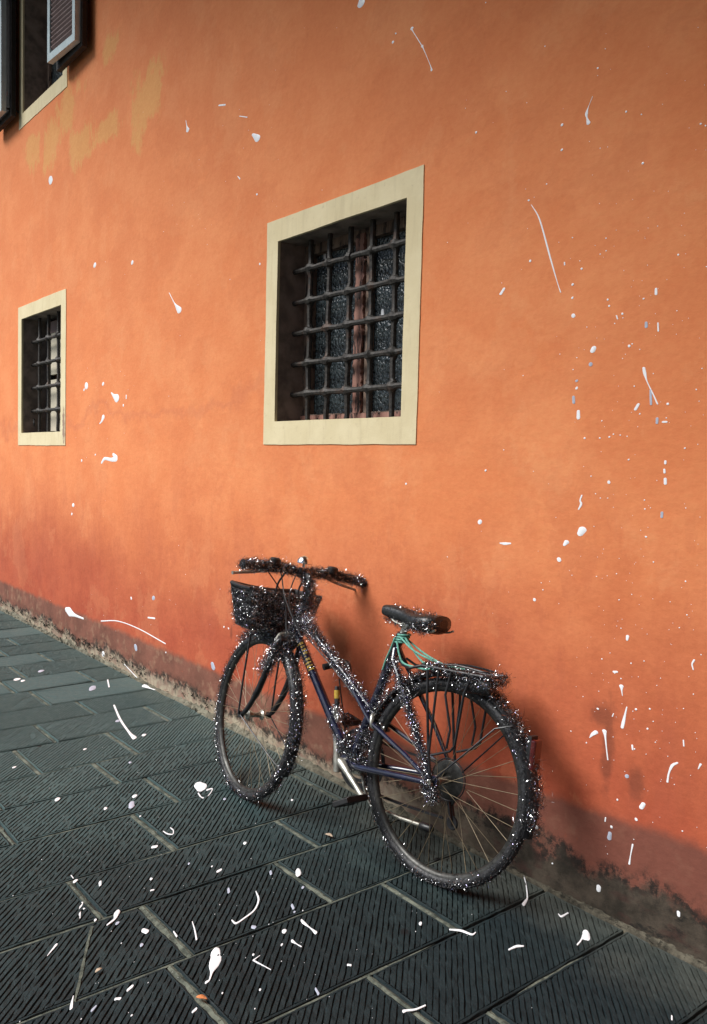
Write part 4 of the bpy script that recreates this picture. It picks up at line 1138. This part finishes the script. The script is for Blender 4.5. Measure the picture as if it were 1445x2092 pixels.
# basket
TOPZ, BOTZ = 0.822, 0.668
TC = [(-0.078, 0.158), (0.112, 0.150), (0.112, -0.150), (-0.078, -0.158)]
BC = [(-0.058, 0.128), (0.062, 0.120), (0.062, -0.120), (-0.058, -0.128)]
def bpt(side, u, v, out=0.0):
    i, j = side, (side + 1) % 4
    t_ = np.array(TC[i]) * (1 - u) + np.array(TC[j]) * u
    b_ = np.array(BC[i]) * (1 - u) + np.array(BC[j]) * u
    c = b_ * (1 - v) + t_ * v
    mid = (np.array(TC[i]) + np.array(TC[j])) / 2
    nn = mid - np.array((0.017, 0)); nn = nn / np.linalg.norm(nn)
    z = BOTZ + (TOPZ - BOTZ) * v - 0.010 * math.sin(math.pi * u) * v * (1 if side in (1, 3) else 0.3)
    return np.array((c[0] + nn[0] * out, c[1] + nn[1] * out, z))
bk = MB()
for side in range(4):
    L = 0.30 if side in (1, 3) else 0.18
    n_ = int(L / 0.0085)
    for k in range(n_):
        u = (k + 0.5) / n_
        bk.tube(Fs([bpt(side, u, v, 0.002 * (1 if k % 2 else -1) * math.cos(v * 9)) for v in np.linspace(0, 1, 8)]), 0.0034, 5, cap=False)
    for k in range(13):
        v = (k + 0.5) / 13
        bk.tube(Fs([bpt(side, u, v, 0.0035 * (1 if k % 2 else -1)) for u in np.linspace(0, 1, 5)]), 0.0032, 5, cap=False)
    bk.tube(Fs([bpt(side, u, 1.0) for u in np.linspace(0, 1, 9)]), 0.0085, 8)
    bk.tube(Fs([bpt(side, u, 0.0) for u in np.linspace(0, 1, 3)]), 0.006, 8)
    bk.tube(Fs([bpt(side, 0, v) for v in (0, 1.0)]), 0.006, 8)
for k in range(11):
    t_ = k / 10
    y_ = -0.125 + 0.25 * t_
    bk.tube(Fs([(-0.058, y_, BOTZ), (0.062, y_, BOTZ)]), 0.004, 5)
bk.add(Fs([(-0.056, 0.126, BOTZ + .002), (0.060, 0.118, BOTZ + .002), (0.060, -0.118, BOTZ + .002), (-0.056, -0.126, BOTZ + .002)]), [(0, 1, 2, 3)])
basket = bk.build('basket', MT['plastic'], bike)
hk = MB()
for s in (1, -1):
    hk.tube(Fs(bez([(-0.176, 0.05 * s, 0.92), (-0.14, 0.05 * s, 0.915), (-0.085, 0.05 * s, 0.86), (-0.078, 0.05 * s, 0.81)], 5)), 0.004, 7)
hk.build('basket_hook', MT['blackmetal'], basket)
for s in (1, -1):
    q = MB(); q.tube(Fs([(0.0, 0.074 * s, WR), (0.012, 0.074 * s, 0.45), (0.02, 0.074 * s, BOTZ)]), 0.0042, 7)
    q.build('basket_stay', MT['blackmetal'], basket)

# mudguards
def mudguard(front, a0, a1, r_, w_):
    m = MB()
    pr = [(r_ + 0.006 * math.cos(t_ * 1.35) , w_ * math.sin(t_ * 1.2) / math.sin(1.2)) for t_ in np.linspace(-1, 1, 9)]
    pr = [(a - 0.010 * abs(b / w_) ** 2.2, b) for a, b in pr]
    pr = pr + [(a - 0.0016, b * 0.98) for a, b in pr[::-1]]
    m.revolve(pr, (0, 0, WR), 60, a0, a1)
    if front: m.xf(F)
    return m.build('mudguard', MT['blackmetal'], bike)
R_ = math.radians
mgf = mudguard(True, R_(62), R_(206), 0.336, 0.024)
mgr = mudguard(False, R_(18), R_(193), 0.339, 0.026)
for s in (1, -1):
    sy = MB()
    sy.tube([(0.0, 0.066 * s, WR), (-0.20, 0.05 * s, WR + 0.215), (-0.245, 0.027 * s, WR + 0.232)], 0.0026, 6)
    sy.build('mudguard_stay', MT['blackmetal'], mgr)
    sy = MB()
    sy.tube(Fs([(0.0, 0.068 * s, WR), (-0.22, 0.05 * s, 0.24), (-0.30, 0.026 * s, 0.20)]), 0.0026, 6)
    sy.build('mudguard_stay', MT['blackmetal'], mgf)

# tail lamp
tl = MB()
tl.box((-0.326, -0.021, 0.440), (-0.308, 0.021, 0.530))
tail = tl.build('tail_lamp', MT['red'], bike, smooth=False)
bv = tail.modifiers.new('bevel', 'BEVEL'); bv.width = 0.006; bv.segments = 3
tb = MB(); tb.box((-0.3085, -0.018, 0.444), (-0.296, 0.018, 0.538)); tb.build('lamp_housing', MT['plastic'], tail, smooth=False)

# rack
rk = MB()
RT = 0.672
for y_ in (-0.058, -0.02, 0.02, 0.058):
    rk.tube([(0.15 if abs(y_) > .05 else 0.11, y_, RT - 0.018), (0.10, y_, RT), (-0.142, y_, RT + 0.010)], 0.0046, 7)
rk.tube(bez([(-0.142, 0.058, RT + .010), (-0.160, 0.04, RT + .011), (-0.160, -0.04, RT + .011), (-0.142, -0.058, RT + .010)], 4), 0.0046, 7)
for x_ in (0.10, 0.02, -0.06, -0.12):
    rk.tube([(x_, -0.058, RT + 0.003), (x_, 0.058, RT + 0.003)], 0.004, 7)
for s in (1, -1):
    rk.tube([(0.15, 0.058 * s, RT - 0.018), (0.20, 0.035 * s, 0.655), (0.235, 0.022 * s, 0.672)], 0.0044, 7)
    y_ = 0.068 * s
    rk.tube([(0.075, 0.058 * s, RT), (0.055, y_, 0.58), (0.024, y_, 0.42), (0.004, y_, WR + 0.02)], 0.0046, 7)
    rk.tube([(0.03, 0.058 * s, RT), (0.022, y_, 0.56), (0.020, y_, 0.40)], 0.0042, 7)
    rk.tube([(-0.10, 0.058 * s, RT + .008), (-0.085, y_, 0.62), (-0.075, y_, 0.455), (-0.060, y_, 0.435), (0.010, y_, 0.405)], 0.0042, 7)
    rk.tube([(-0.02, 0.058 * s, RT + .005), (-0.015, y_, 0.60), (-0.050, y_, 0.50), (-0.045, y_, 0.44)], 0.0040, 7)
rack = rk.build('rack', MT['blackmetal'], bike)
cl = MB()
cl.tube(bez([(0.06, 0.03, RT + 0.012), (-0.03, 0.032, RT + 0.022), (-0.12, 0.030, RT + 0.020), (-0.135, 0.0, RT + 0.020), (-0.12, -0.030, RT + 0.020), (-0.03, -0.032, RT + 0.022), (0.06, -0.03, RT + 0.012)], 5), 0.0036, 7)
cl.build('spring_clip', MT['blackmetal'], rack)

# saddle
sd = MB()
stn = [(0.345, 0.006, 0.832, 0.816), (0.337, 0.022, 0.842, 0.804), (0.30, 0.027, 0.846, 0.796), (0.25, 0.032, 0.842, 0.792), (0.21, 0.044, 0.838, 0.786), (0.18, 0.058, 0.838, 0.778),
       (0.15, 0.062, 0.840, 0.774), (0.12, 0.066, 0.845, 0.772), (0.098, 0.063, 0.844, 0.774), (0.084, 0.050, 0.838, 0.782), (0.077, 0.022, 0.826, 0.798)]
vs = []; fs = []
NS = 20
for (x, w_, zt, zb) in stn:
    for q in range(NS):
        a_ = 2 * math.pi * q / NS
        cy = math.copysign(abs(math.cos(a_)) ** 0.9, math.cos(a_)); cz = math.sin(a_)
        zc = (zt + zb) / 2
        hz = (zt - zb) / 2
        dip = -0.008 * (1 - abs(cy)) * (1 if cz > 0 else 0) * (1 if w_ > 0.05 else 0)
        vs.append((x, w_ * cy, zc + hz * math.copysign(abs(cz) ** 0.85, cz) + dip))
for i in range(len(stn) - 1):
    for q in range(NS):
        p = (q + 1) % NS
        fs.append((i * NS + q, i * NS + p, (i + 1) * NS + p, (i + 1) * NS + q))
fs.append(tuple(range(NS))); fs.append(tuple((len(stn) - 1) * NS + q for q in range(NS))[::-1])
sd.add(vs, fs)
saddle = sd.build('saddle', MT['saddle'], bike)
sr = MB()
for s in (1, -1):
    sr.tube(bez([(0.31, 0.008 * s, 0.805), (0.26, 0.020 * s, 0.788), (0.18, 0.022 * s, 0.786), (0.10, 0.040 * s, 0.782), (0.07, 0.05 * s, 0.792)], 5), 0.0036, 7)
sr.build('saddle_rail', MT['steel'], saddle)
sp = MB(); sp.tube([(0.250, 0, 0.745), (0.232, 0, 0.793)], 0.0128, 12); sp.tube([(0.222, -0.026, 0.788), (0.222, 0.026, 0.788)], 0.014, 10)
sp.build('seat_post', MT['steel'], bike)

# cranks, chain, pedals
def disc_teeth(mb, c, rr, yy, th, tooth):
    nt = int(rr * 2 * math.pi / 0.0127)
    vs = []
    for i in range(nt * 2):
        a = math.pi * i / nt
        r_ = rr + (tooth if i % 2 else -tooth * 0.4)
        vs.append((c[0] + r_ * math.cos(a), yy, c[2] + r_ * math.sin(a)))
    n_ = len(vs)
    vi = [(c[0] + rr * 0.86 * math.cos(math.pi * i / nt), yy, c[2] + rr * 0.86 * math.sin(math.pi * i / nt)) for i in range(n_)]
    A = vs + vi
    Bk = [(x, y - th, z) for x, y, z in A]
    fs = []
    for i in range(n_):
        j = (i + 1) % n_
        fs += [(i, j, n_ + j, n_ + i), (2 * n_ + j, 2 * n_ + i, 3 * n_ + i, 3 * n_ + j), (i, 2 * n_ + i, 2 * n_ + j, j), (n_ + i, n_ + j, 3 * n_ + j, 3 * n_ + i)]
    mb.add(A + Bk, fs)
ck = MB()
for rr, yy in ((0.092, -0.043), (0.074, -0.038)):
    disc_teeth(ck, BB, rr, yy, 0.0028, 0.003)
for i in range(5):
    a_ = i * 2 * math.pi / 5 + 0.3
    ck.tube([(BB[0] + 0.02 * math.cos(a_), -0.044, BB[2] + 0.02 * math.sin(a_)), (BB[0] + 0.086 * math.cos(a_), -0.044, BB[2] + 0.086 * math.sin(a_))], 0.006, 7)
ck.revolve([(0.098, -0.050), (0.112, -0.050), (0.112, -0.053), (0.098, -0.053)], BB, 48)
crankset = ck.build('chainring', MT['blackmetal'], bike, smooth=False)
def crank(end, s):
    m = MB()
    y0 = 0.052 * s
    a = np.array((BB[0], y0, BB[2])); b = np.array((end[0], 0.066 * s, end[1]))
    d = (b - a) / np.linalg.norm(b - a)
    m.tube([a - d * 0.012, a, a + d * 0.05, a + d * 0.12, b - d * 0.006, b + d * 0.010], [0.012, 0.0165, 0.0115, 0.0095, 0.0125, 0.009], 10)
    m.tube([(BB[0], 0.036 * s, BB[2]), (BB[0], 0.062 * s, BB[2])], 0.013, 12)
    return m.build('crank', MT['steel'], bike)
crank((0.272, 0.196), 1)
crank((0.553, 0.372), -1)
def pedal(x, y, z, tilt, s):
    m = MB()
    T = Matrix.Translation((x, y, z)) @ Matrix.Rotation(tilt, 4, 'Y')
    w_ = 0.045
    for xx in (-0.030, 0.030):
        m.box((xx - 0.006, -w_, -0.011), (xx + 0.006, w_, 0.011), T)
    for yy in (-w_, w_, 0):
        m.box((-0.0355, yy - 0.006, -0.009), (0.0355, yy + 0.006, 0.009), T)
    m.box((-0.008, -w_ - 0.02 * 1, -0.007), (0.008, w_ + 0.004, 0.007), T) if s > 0 else m.box((-0.008, -w_ - 0.004, -0.007), (0.008, w_ + 0.02, 0.007), T)
    o = m.build('pedal', MT['plastic'], bike, smooth=False)
    b_ = o.modifiers.new('bevel', 'BEVEL'); b_.width = 0.003; b_.segments = 2
    return o
pedal(0.268, 0.130, 0.192, 0.5, 1)
pedr = pedal(0.575, -0.130, 0.378, -0.2, -1)
def chain_run(pts):
    ch = MB()
    P = bez(pts, 12)
    L = 0
    last = None
    for i in range(len(P) - 1):
        n_ = max(1, int(np.linalg.norm(P[i + 1] - P[i]) / 0.0075))
        for k in range(n_):
            a = P[i] + (P[i + 1] - P[i]) * k / n_; b = P[i] + (P[i + 1] - P[i]) * (k + 0.92) / n_
            d = (b - a); ang = math.atan2(d[2], d[0])
            T = Matrix.Translation(tuple((a + b) / 2)) @ Matrix.Rotation(-ang, 4, 'Y')
            l_ = np.linalg.norm(d) / 2
            ch.box((-l_, -0.0035, -0.0042), (l_, 0.0035, 0.0042), T)
    ch.build('chain_run', MT['blackmetal'], bike, smooth=False)
chain_run([(0.400, -0.044, 0.368), (0.22, -0.042, 0.360), (0.0, -0.038, 0.362)])
chain_run([(0.392, -0.044, 0.186), (0.22, -0.050, 0.182), (0.02, -0.054, 0.190)])
dr = MB()
dr.tube([(-0.004, -0.070, WR - 0.02), (0.004, -0.072, 0.275), (-0.002, -0.066, 0.245)], 0.009, 9)
for s in (-0.004, -0.062 - -0.004):
    pass
dr.tube([(0.004, -0.058, 0.255), (-0.020, -0.058, 0.180)], 0.008, 8)
dr.tube([(0.004, -0.046, 0.255), (-0.020, -0.046, 0.180)], 0.005, 8)
for (x_, z_) in ((0.004, 0.255), (-0.018, 0.185)):
    dr.revolve([(0.004, -0.057), (0.020, -0.057), (0.023, -0.053), (0.020, -0.049), (0.004, -0.049)], (x_, 0, z_), 18)
dr.build('derailleur', MT['blackmetal'], bike)
ks = MB()
ks.tube([(0.375, -0.028, 0.245), (0.350, -0.040, 0.170), (0.325, -0.046, 0.140), (0.20, -0.052, 0.134), (0.105, -0.056, 0.138)], 0.0062, 9)
ks.box((0.355, -0.036, 0.238), (0.395, 0.0, 0.252))
kick = ks.build('kickstand', MT['steel'], bike)
kf = MB(); kf.tube([(0.112, -0.056, 0.138), (0.105, -0.056, 0.138), (0.066, -0.057, 0.139), (0.060, -0.057, 0.139)], [0.009, 0.013, 0.0145, 0.010], 10)
kf.build('rubber_foot', MT['plastic'], kick)

# brakes
bc = MB()
for s in (1, -1):
    bc.tube(bez([(0.318, 0.0, 0.452), (0.306, 0.030 * s, 0.462), (0.296, 0.040 * s, 0.430), (0.285, 0.020 * s, 0.418)], 4), 0.0075, 8)
    bc.box((0.262, 0.012 * s - 0.006, 0.412), (0.308, 0.012 * s + 0.006, 0.424))
bc.tube([(0.330, 0, 0.450), (0.296, 0, 0.455)], 0.010, 9)
bc.build('rear_brake', MT['steel'], bike)
bf = MB()
for s in (1, -1):
    bf.tube(Fs(bez([(-0.150, 0.0, 0.672), (-0.142, 0.034 * s, 0.668), (-0.140, 0.042 * s, 0.630), (-0.145, 0.020 * s, 0.612)], 4)), 0.0075, 8)
bf.build('front_brake', MT['steel'], bike)

# tube pump beside the down tube, and a cable lock holder on the upper tube
pu = MB()
PT, PB = np.array((0.533, -0.012, 0.515)), np.array((0.468, -0.004, 0.222))
pd = (PB - PT) / np.linalg.norm(PB - PT)
pu.tube([PT + pd * 0.075, PT + pd * 0.08, PT + pd * 0.155, PT + pd * 0.16, PB - pd * 0.01, PB], [0.008, 0.0125, 0.0125, 0.0135, 0.0145, 0.0135], 14)
pump = pu.build('frame_pump', MT['steel'], bike)
pb = MB(); pb.tube([PT, PT + pd * 0.012, PT + pd * 0.074], [0.008, 0.0105, 0.0105], 12); pb.build('pump_handle', MT['blackmetal'], pump)
py = MB(); py.tube([PT + pd * 0.014, PT + pd * 0.044], 0.0112, 12); py.build('yellow_band', MT['yellow'], pump)
pc = MB(); pc.tube([PB, PB + pd * 0.002], 0.0085, 12); pc.build('pump_mouth', MT['plastic'], pump)
lk = MB()
lk.tube(bez([(0.575, 0.0, 0.585), (0.562, -0.035, 0.600), (0.535, -0.05, 0.598), (0.515, -0.045, 0.575), (0.517, -0.03, 0.545)], 5), 0.011, 10)
lk.tube([(0.585, 0.02, 0.575), (0.565, -0.03, 0.592)], 0.012, 10)
lk.build('lock_holder', MT['plastic'], bike)

# ------------------------------------------------------------------ tinsel
def tinsel(name, parent, seeds, rad, count, length=0.045, curl=55.0, width=0.0011, silver=0.22, violet=0.05, flakes=0, fl=0.0022):
    """curly metallic strands round a set of seed points (n,3) or segments"""
    S_ = np.array(seeds, float)
    idx = rng.integers(0, len(S_), count)
    d = rng.normal(0, 1, (count, 3)); d /= np.linalg.norm(d, axis=1)[:, None]
    p = S_[idx] + rng.normal(0, 1, (count, 3)) * 0.003 + d * (rad * rng.uniform(0.5, 1.0, (count, 1)))
    ax = rng.normal(0, 1, (count, 3)); ax /= np.linalg.norm(ax, axis=1)[:, None]
    t_ = np.cross(d, ax); t_ /= np.linalg.norm(t_, axis=1)[:, None] + 1e-9
    t_ = t_ + 0.12 * d; t_ /= np.linalg.norm(t_, axis=1)[:, None]
    K = 7
    ln = length * rng.uniform(0.4, 1.4, count)
    cv = rng.normal(0, 1, count) * curl
    wv = np.cross(t_, rng.normal(0, 1, (count, 3))); wv /= np.linalg.norm(wv, axis=1)[:, None] + 1e-9
    V = np.zeros((count, K, 2, 3))
    for k in range(K):
        w_ = width * (1.0 if k < K - 1 else 0.4)
        V[:, k, 0] = p - wv * w_ / 2; V[:, k, 1] = p + wv * w_ / 2
        st = (ln / (K - 1))[:, None]
        p = p + t_ * st
        ang = (cv * ln / (K - 1))[:, None]
        t_ = t_ * np.cos(ang) + np.cross(ax, t_) * np.sin(ang) + ax * (np.sum(ax * t_, axis=1)[:, None]) * (1 - np.cos(ang))
        t_ = t_ + rng.normal(0, 0.12, (count, 3)); t_ /= np.linalg.norm(t_, axis=1)[:, None]
        wv = wv - t_ * np.sum(wv * t_, axis=1)[:, None]
        wv = wv + 0.35 * np.cross(t_, wv); wv /= np.linalg.norm(wv, axis=1)[:, None] + 1e-9
    vs = V.reshape(-1, 3)
    base = (np.arange(count) * K * 2)[:, None, None]
    q = (np.arange(K - 1) * 2)[None, :, None]
    Fq = base + q + np.array([0, 1, 3, 2])[None, None, :]
    Fq = Fq.reshape(-1, 4)
    u = rng.random(count)
    mi = np.where(u < silver, 1, np.where(u < silver + violet, 2, 0))
    fm = np.repeat(mi, K - 1)
    if flakes:
        i2 = rng.integers(0, len(S_), flakes)
        dd = rng.normal(0, 1, (flakes, 3)); dd /= np.linalg.norm(dd, axis=1)[:, None]
        c = S_[i2] + dd * rad * rng.uniform(0.8, 1.5, (flakes, 1))
        e1 = rng.normal(0, 1, (flakes, 3)); e1 /= np.linalg.norm(e1, axis=1)[:, None]
        e2 = np.cross(e1, rng.normal(0, 1, (flakes, 3))); e2 /= np.linalg.norm(e2, axis=1)[:, None]
        sz = fl * rng.uniform(0.5, 1.3, (flakes, 1))
        Vf = np.stack([c - e1 * sz, c - e2 * sz, c + e1 * sz, c + e2 * sz], 1).reshape(-1, 3)
        o = len(vs)
        vs = np.concatenate([vs, Vf])
        Fq = np.concatenate([Fq, o + np.arange(flakes * 4).reshape(-1, 4)])
        fm = np.concatenate([fm, np.where(rng.random(flakes) < 0.8, 1, 2)])
    m = MB(); m.v = [tuple(a) for a in vs]; m.f = [tuple(map(int, a)) for a in Fq]
    o = m.build(name, None, parent, smooth=False, mats=[MT['tblack'], MT['tsilver'], MT['tviolet']], fmat=fm)
    o['kind'] = 'stuff'
    return o
def along(pts, n=200):
    P = [np.array(p, float) for p in pts]
    L = [np.linalg.norm(P[i + 1] - P[i]) for i in range(len(P) - 1)]
    out = []
    for i, l in enumerate(L):
        for k in range(max(2, int(n * l / sum(L)))):
            out.append(P[i] + (P[i + 1] - P[i]) * random.random())
    return out
def arc(a0, a1, r_, y=0.0, n=300, front=False):
    o = []
    for k in range(n):
        a_ = a0 + (a1 - a0) * random.random()
        p = np.array((r_ * math.cos(a_), y if np.isscalar(y) else random.uniform(*y), WR + r_ * math.sin(a_)))
        o.append(F(p) if front else p)
    return o
def wrap(parent, seeds, rad, n, silver=0.22, flakes=200, violet=0.05):
    """a dense short-curled coat plus a looser halo of longer strands"""
    core = tinsel('tinsel', parent, seeds, rad, int(n * 1.9), 0.020, 190, 0.0010, silver * 0.95, violet * 0.8, int(flakes * 6.0), 0.00125)
    halo = tinsel('loose_tinsel', parent, seeds, rad * 1.15, int(n * 0.40), 0.045, 150, 0.0005, silver * 0.9, violet * 0.6, 0)
wrap(bars, along(Fs(bez(BARL, 4)), 260)[30:] + along(Fs(bez(BARR, 4)), 260), 0.020, 4200, 0.26, 620)
wrap(stem, along([np.array(HT), F(np.array((-0.236, 0, 0.88))), F(np.array((-0.18, 0, 0.915)))], 150), 0.022, 1500, 0.24, 300)
wrap(basket, [F(bpt(3, random.random(), random.random() ** 0.8, 0.007)) for k in range(1100)], 0.010, 4200, 0.42, 1100)
wrap(basket, [F(bpt(0, random.random(), random.random() * 0.9, 0.006)) for k in range(420)], 0.009, 1100, 0.10, 130)
wrap(fork, along(Fs([(-0.166, 0.0, 0.655), (-0.150, 0.045, 0.60), (-0.110, 0.055, 0.52)]), 150) + along([np.array(HT), np.array(HB), F(np.array((-0.13, 0.0, 0.64)))], 220), 0.030, 3200, 0.32, 900)
wrap(frame, along([(0.735, 0.01, 0.76), (0.67, 0.01, 0.675)], 80), 0.030, 700, 0.5, 260, 0.10)
wrap(frame, along([(0.725, 0, 0.72), (0.395, 0, 0.507), (0.318, 0, 0.455)], 300), 0.018, 3000, 0.32, 700, 0.08)
wrap(frame, along([(0.778, 0, 0.675), (0.64, 0, 0.52)], 120) + along([(0.53, 0, 0.40), BB], 120), 0.018, 1300, 0.22, 330, 0.10)
wrap(frame, along([(0.252, 0, 0.752), (0.31, 0, 0.55), (0.335, 0, 0.45)], 200) + along([(0.25, 0.028, 0.664), (0.10, 0.052, 0.470), (0.02, 0.062, WR + .02)], 240), 0.016, 2600, 0.28, 620, 0.08)
wrap(crankset, along([(0.43, 0.02, 0.34), BB, (0.33, 0.03, 0.29)], 140) + along([(0.404, -0.03, 0.277), (0.40, -0.03, 0.37)], 90) + along([(0.34, 0, 0.40), (0.36, 0, 0.34)], 60), 0.030, 1900, 0.14, 420)
wrap(pedr, along([(0.553, -0.09, 0.372), (0.59, -0.14, 0.372), (0.62, -0.15, 0.36)], 80), 0.024, 900, 0.20, 150)
wrap(fw, arc(0, 2 * math.pi, WR - 0.014, (-0.014, 0.014), 900, True) + arc(R_(50), R_(200), 0.337, (-.02, .02), 350, True), 0.015, 9000, 0.20, 1500)
wrap(rw, arc(0, 2 * math.pi, WR - 0.014, (-0.014, 0.014), 800) + arc(R_(20), R_(192), 0.340, (-.022, .026), 500), 0.012, 8500, 0.22, 1400)
wrap(saddle, along([(0.33, 0.0, 0.80), (0.22, 0.02, 0.785), (0.10, 0.05, 0.785)], 140) + along([(0.10, 0.02, 0.82), (0.09, 0.06, 0.80), (0.15, 0.06, 0.80)], 80) + along([(0.30, 0, 0.835), (0.15, 0.02, 0.83), (0.10, 0.03, 0.83)], 60), 0.014, 900, 0.20, 170)
wrap(rack, along([(0.10, 0.04, RT), (-0.10, 0.05, RT)], 120) + along([(-0.06, 0.045, RT - 0.015), (-0.16, 0.045, RT - 0.010)], 260) + along([(-0.157, -0.05, RT), (-0.157, 0.05, RT)], 60), 0.019, 2600, 0.18, 420)
wrap(pump, along([PT + pd * 0.075, PT + pd * 0.11], 40), 0.016, 260, 0.75, 160, 0.02)
wrap(mgr, along([(0.012, 0.066, WR), (-0.02, 0.066, WR - 0.05)], 60), 0.022, 600, 0.24, 120)

# rolled reflector pouch hanging under the rack's tail end
rp = MB()
pts = [(-0.050, 0.035, RT - 0.026), (-0.060, 0.035, RT - 0.027), (-0.145, 0.035, RT - 0.021), (-0.163, 0.035, RT - 0.020), (-0.170, 0.035, RT - 0.019)]
rp.tube(pts, [0.018, 0.026, 0.028, 0.024, 0.012], 18)
rp.build('reflector_pouch', MT['saddle'], rack)

# ------------------------------------------------------------------ elastic cord from the saddle to the rack
def W(p):
    return BO + p[0] * BD + p[1] * BL + p[2] * BU
cord = MB()
wrap = []
for i in range(60):
    a_ = i / 59 * 4 * 2 * math.pi
    wrap.append((0.250 - 0.05 * (i / 59) * 0.25 + 0.021 * math.cos(a_), 0.021 * math.sin(a_), 0.722 + 0.035 * i / 59))
strands = [wrap,
           bez([(0.235, 0.022, 0.742), (0.16, 0.03, 0.708), (0.06, 0.02, 0.686), (-0.01, 0.015, 0.682)], 6),
           bez([(0.235, -0.018, 0.735), (0.15, -0.01, 0.703), (0.05, 0.0, 0.682), (-0.03, 0.0, 0.683)], 6),
           bez([(0.248, 0.024, 0.728), (0.225, 0.032, 0.690), (0.200, 0.034, 0.662), (0.14, 0.05, 0.660), (0.075, 0.060, 0.664), (0.06, 0.05, 0.680)], 6),
           bez([(0.262, 0.020, 0.738), (0.272, 0.022, 0.70), (0.290, 0.020, 0.655), (0.300, 0.018, 0.62)], 6),
           bez([(0.236, 0.010, 0.752), (0.150, 0.02, 0.690), (0.09, 0.04, 0.672), (0.05, 0.058, 0.668)], 6)]
for st in strands:
    cord.tube([W(p) for p in st], 0.0034, 7)
tag(cord.build('bungee_cord', MT['cord'], None), 'teal elastic cord wound round the seat post and stretched back to the bicycle rack', 'bungee cord')

# ------------------------------------------------------------------ litter and moss
def leaf(x, y, size, rot, mat, label):
    m = MB()
    n_ = 9
    vs = []; fs = []
    for i in range(n_):
        t_ = i / (n_ - 1)
        w_ = 0.42 * math.sin(math.pi * min(0.98, t_ * 0.9 + 0.08)) * random.uniform(0.8, 1.1)
        for s_ in (-1, 0, 1):
            vs.append(((t_ - 0.5) * size, s_ * w_ * size * 0.6, 0.003 + 0.10 * size * abs(s_) + 0.12 * size * math.sin(t_ * 3.1)))
    for i in range(n_ - 1):
        for q in range(2):
            fs.append((i * 3 + q, i * 3 + 3 + q, i * 3 + 4 + q, i * 3 + 1 + q))
    m.add(vs, fs)
    o = m.build('dry_leaf', MT[mat], None)
    o.location = (x, y, 0.002); o.rotation_euler = (0, 0, rot)
    so = o.modifiers.new('thickness', 'SOLIDIFY'); so.thickness = 0.0008
    return tag(o, label, 'leaf', 'dry leaves on the pavement')
leaf(-1.764, 0.978, 0.030, 0.6, 'leaf', 'small orange dry leaf on the nearest grooved slabs')
leaf(-2.300, 1.773, 0.034, 0.2, 'paleleaf', 'pale beige leaf scrap on the slabs under the front wheel side of the bicycle')
leaf(-2.022, 0.821, 0.022, 1.9, 'paleleaf', 'tiny pale leaf scrap on the nearest slabs at the lower left')

mo = MB()
for k in range(420):
    x = random.choice([random.uniform(-7.6, -3.2), random.gauss(-6.6, 0.5), random.gauss(-5.6, 0.4), random.gauss(-3.9, 0.12)])
    if random.random() < 0.55 and x > -4.5: x = random.uniform(-7.5, -4.5)
    z = random.choice([0.012, 0.055, 0.07]) + random.gauss(0, 0.012)
    y = D - 0.004 - max(0, 0.03 - z) * 0.6
    s_ = random.uniform(0.004, 0.011)
    for q in range(5):
        c = np.array((x + random.gauss(0, s_ * .5), y - random.uniform(0, 0.006), max(0.004, z) + random.gauss(0, s_ * .6)))
        d1 = rng.normal(0, 1, 3); d1 /= np.linalg.norm(d1); d2 = np.cross(d1, rng.normal(0, 1, 3)); d2 /= np.linalg.norm(d2)
        mo.add([c - d1 * s_ * .5, c + d2 * s_ * .4, c + d1 * s_ * .5, c - d2 * s_ * .4], [(0, 1, 2, 3)])
tag(mo.build('moss', MT['moss'], None, smooth=False), 'black-green moss tufts growing along the foot of the wall', 'moss', kind='stuff')
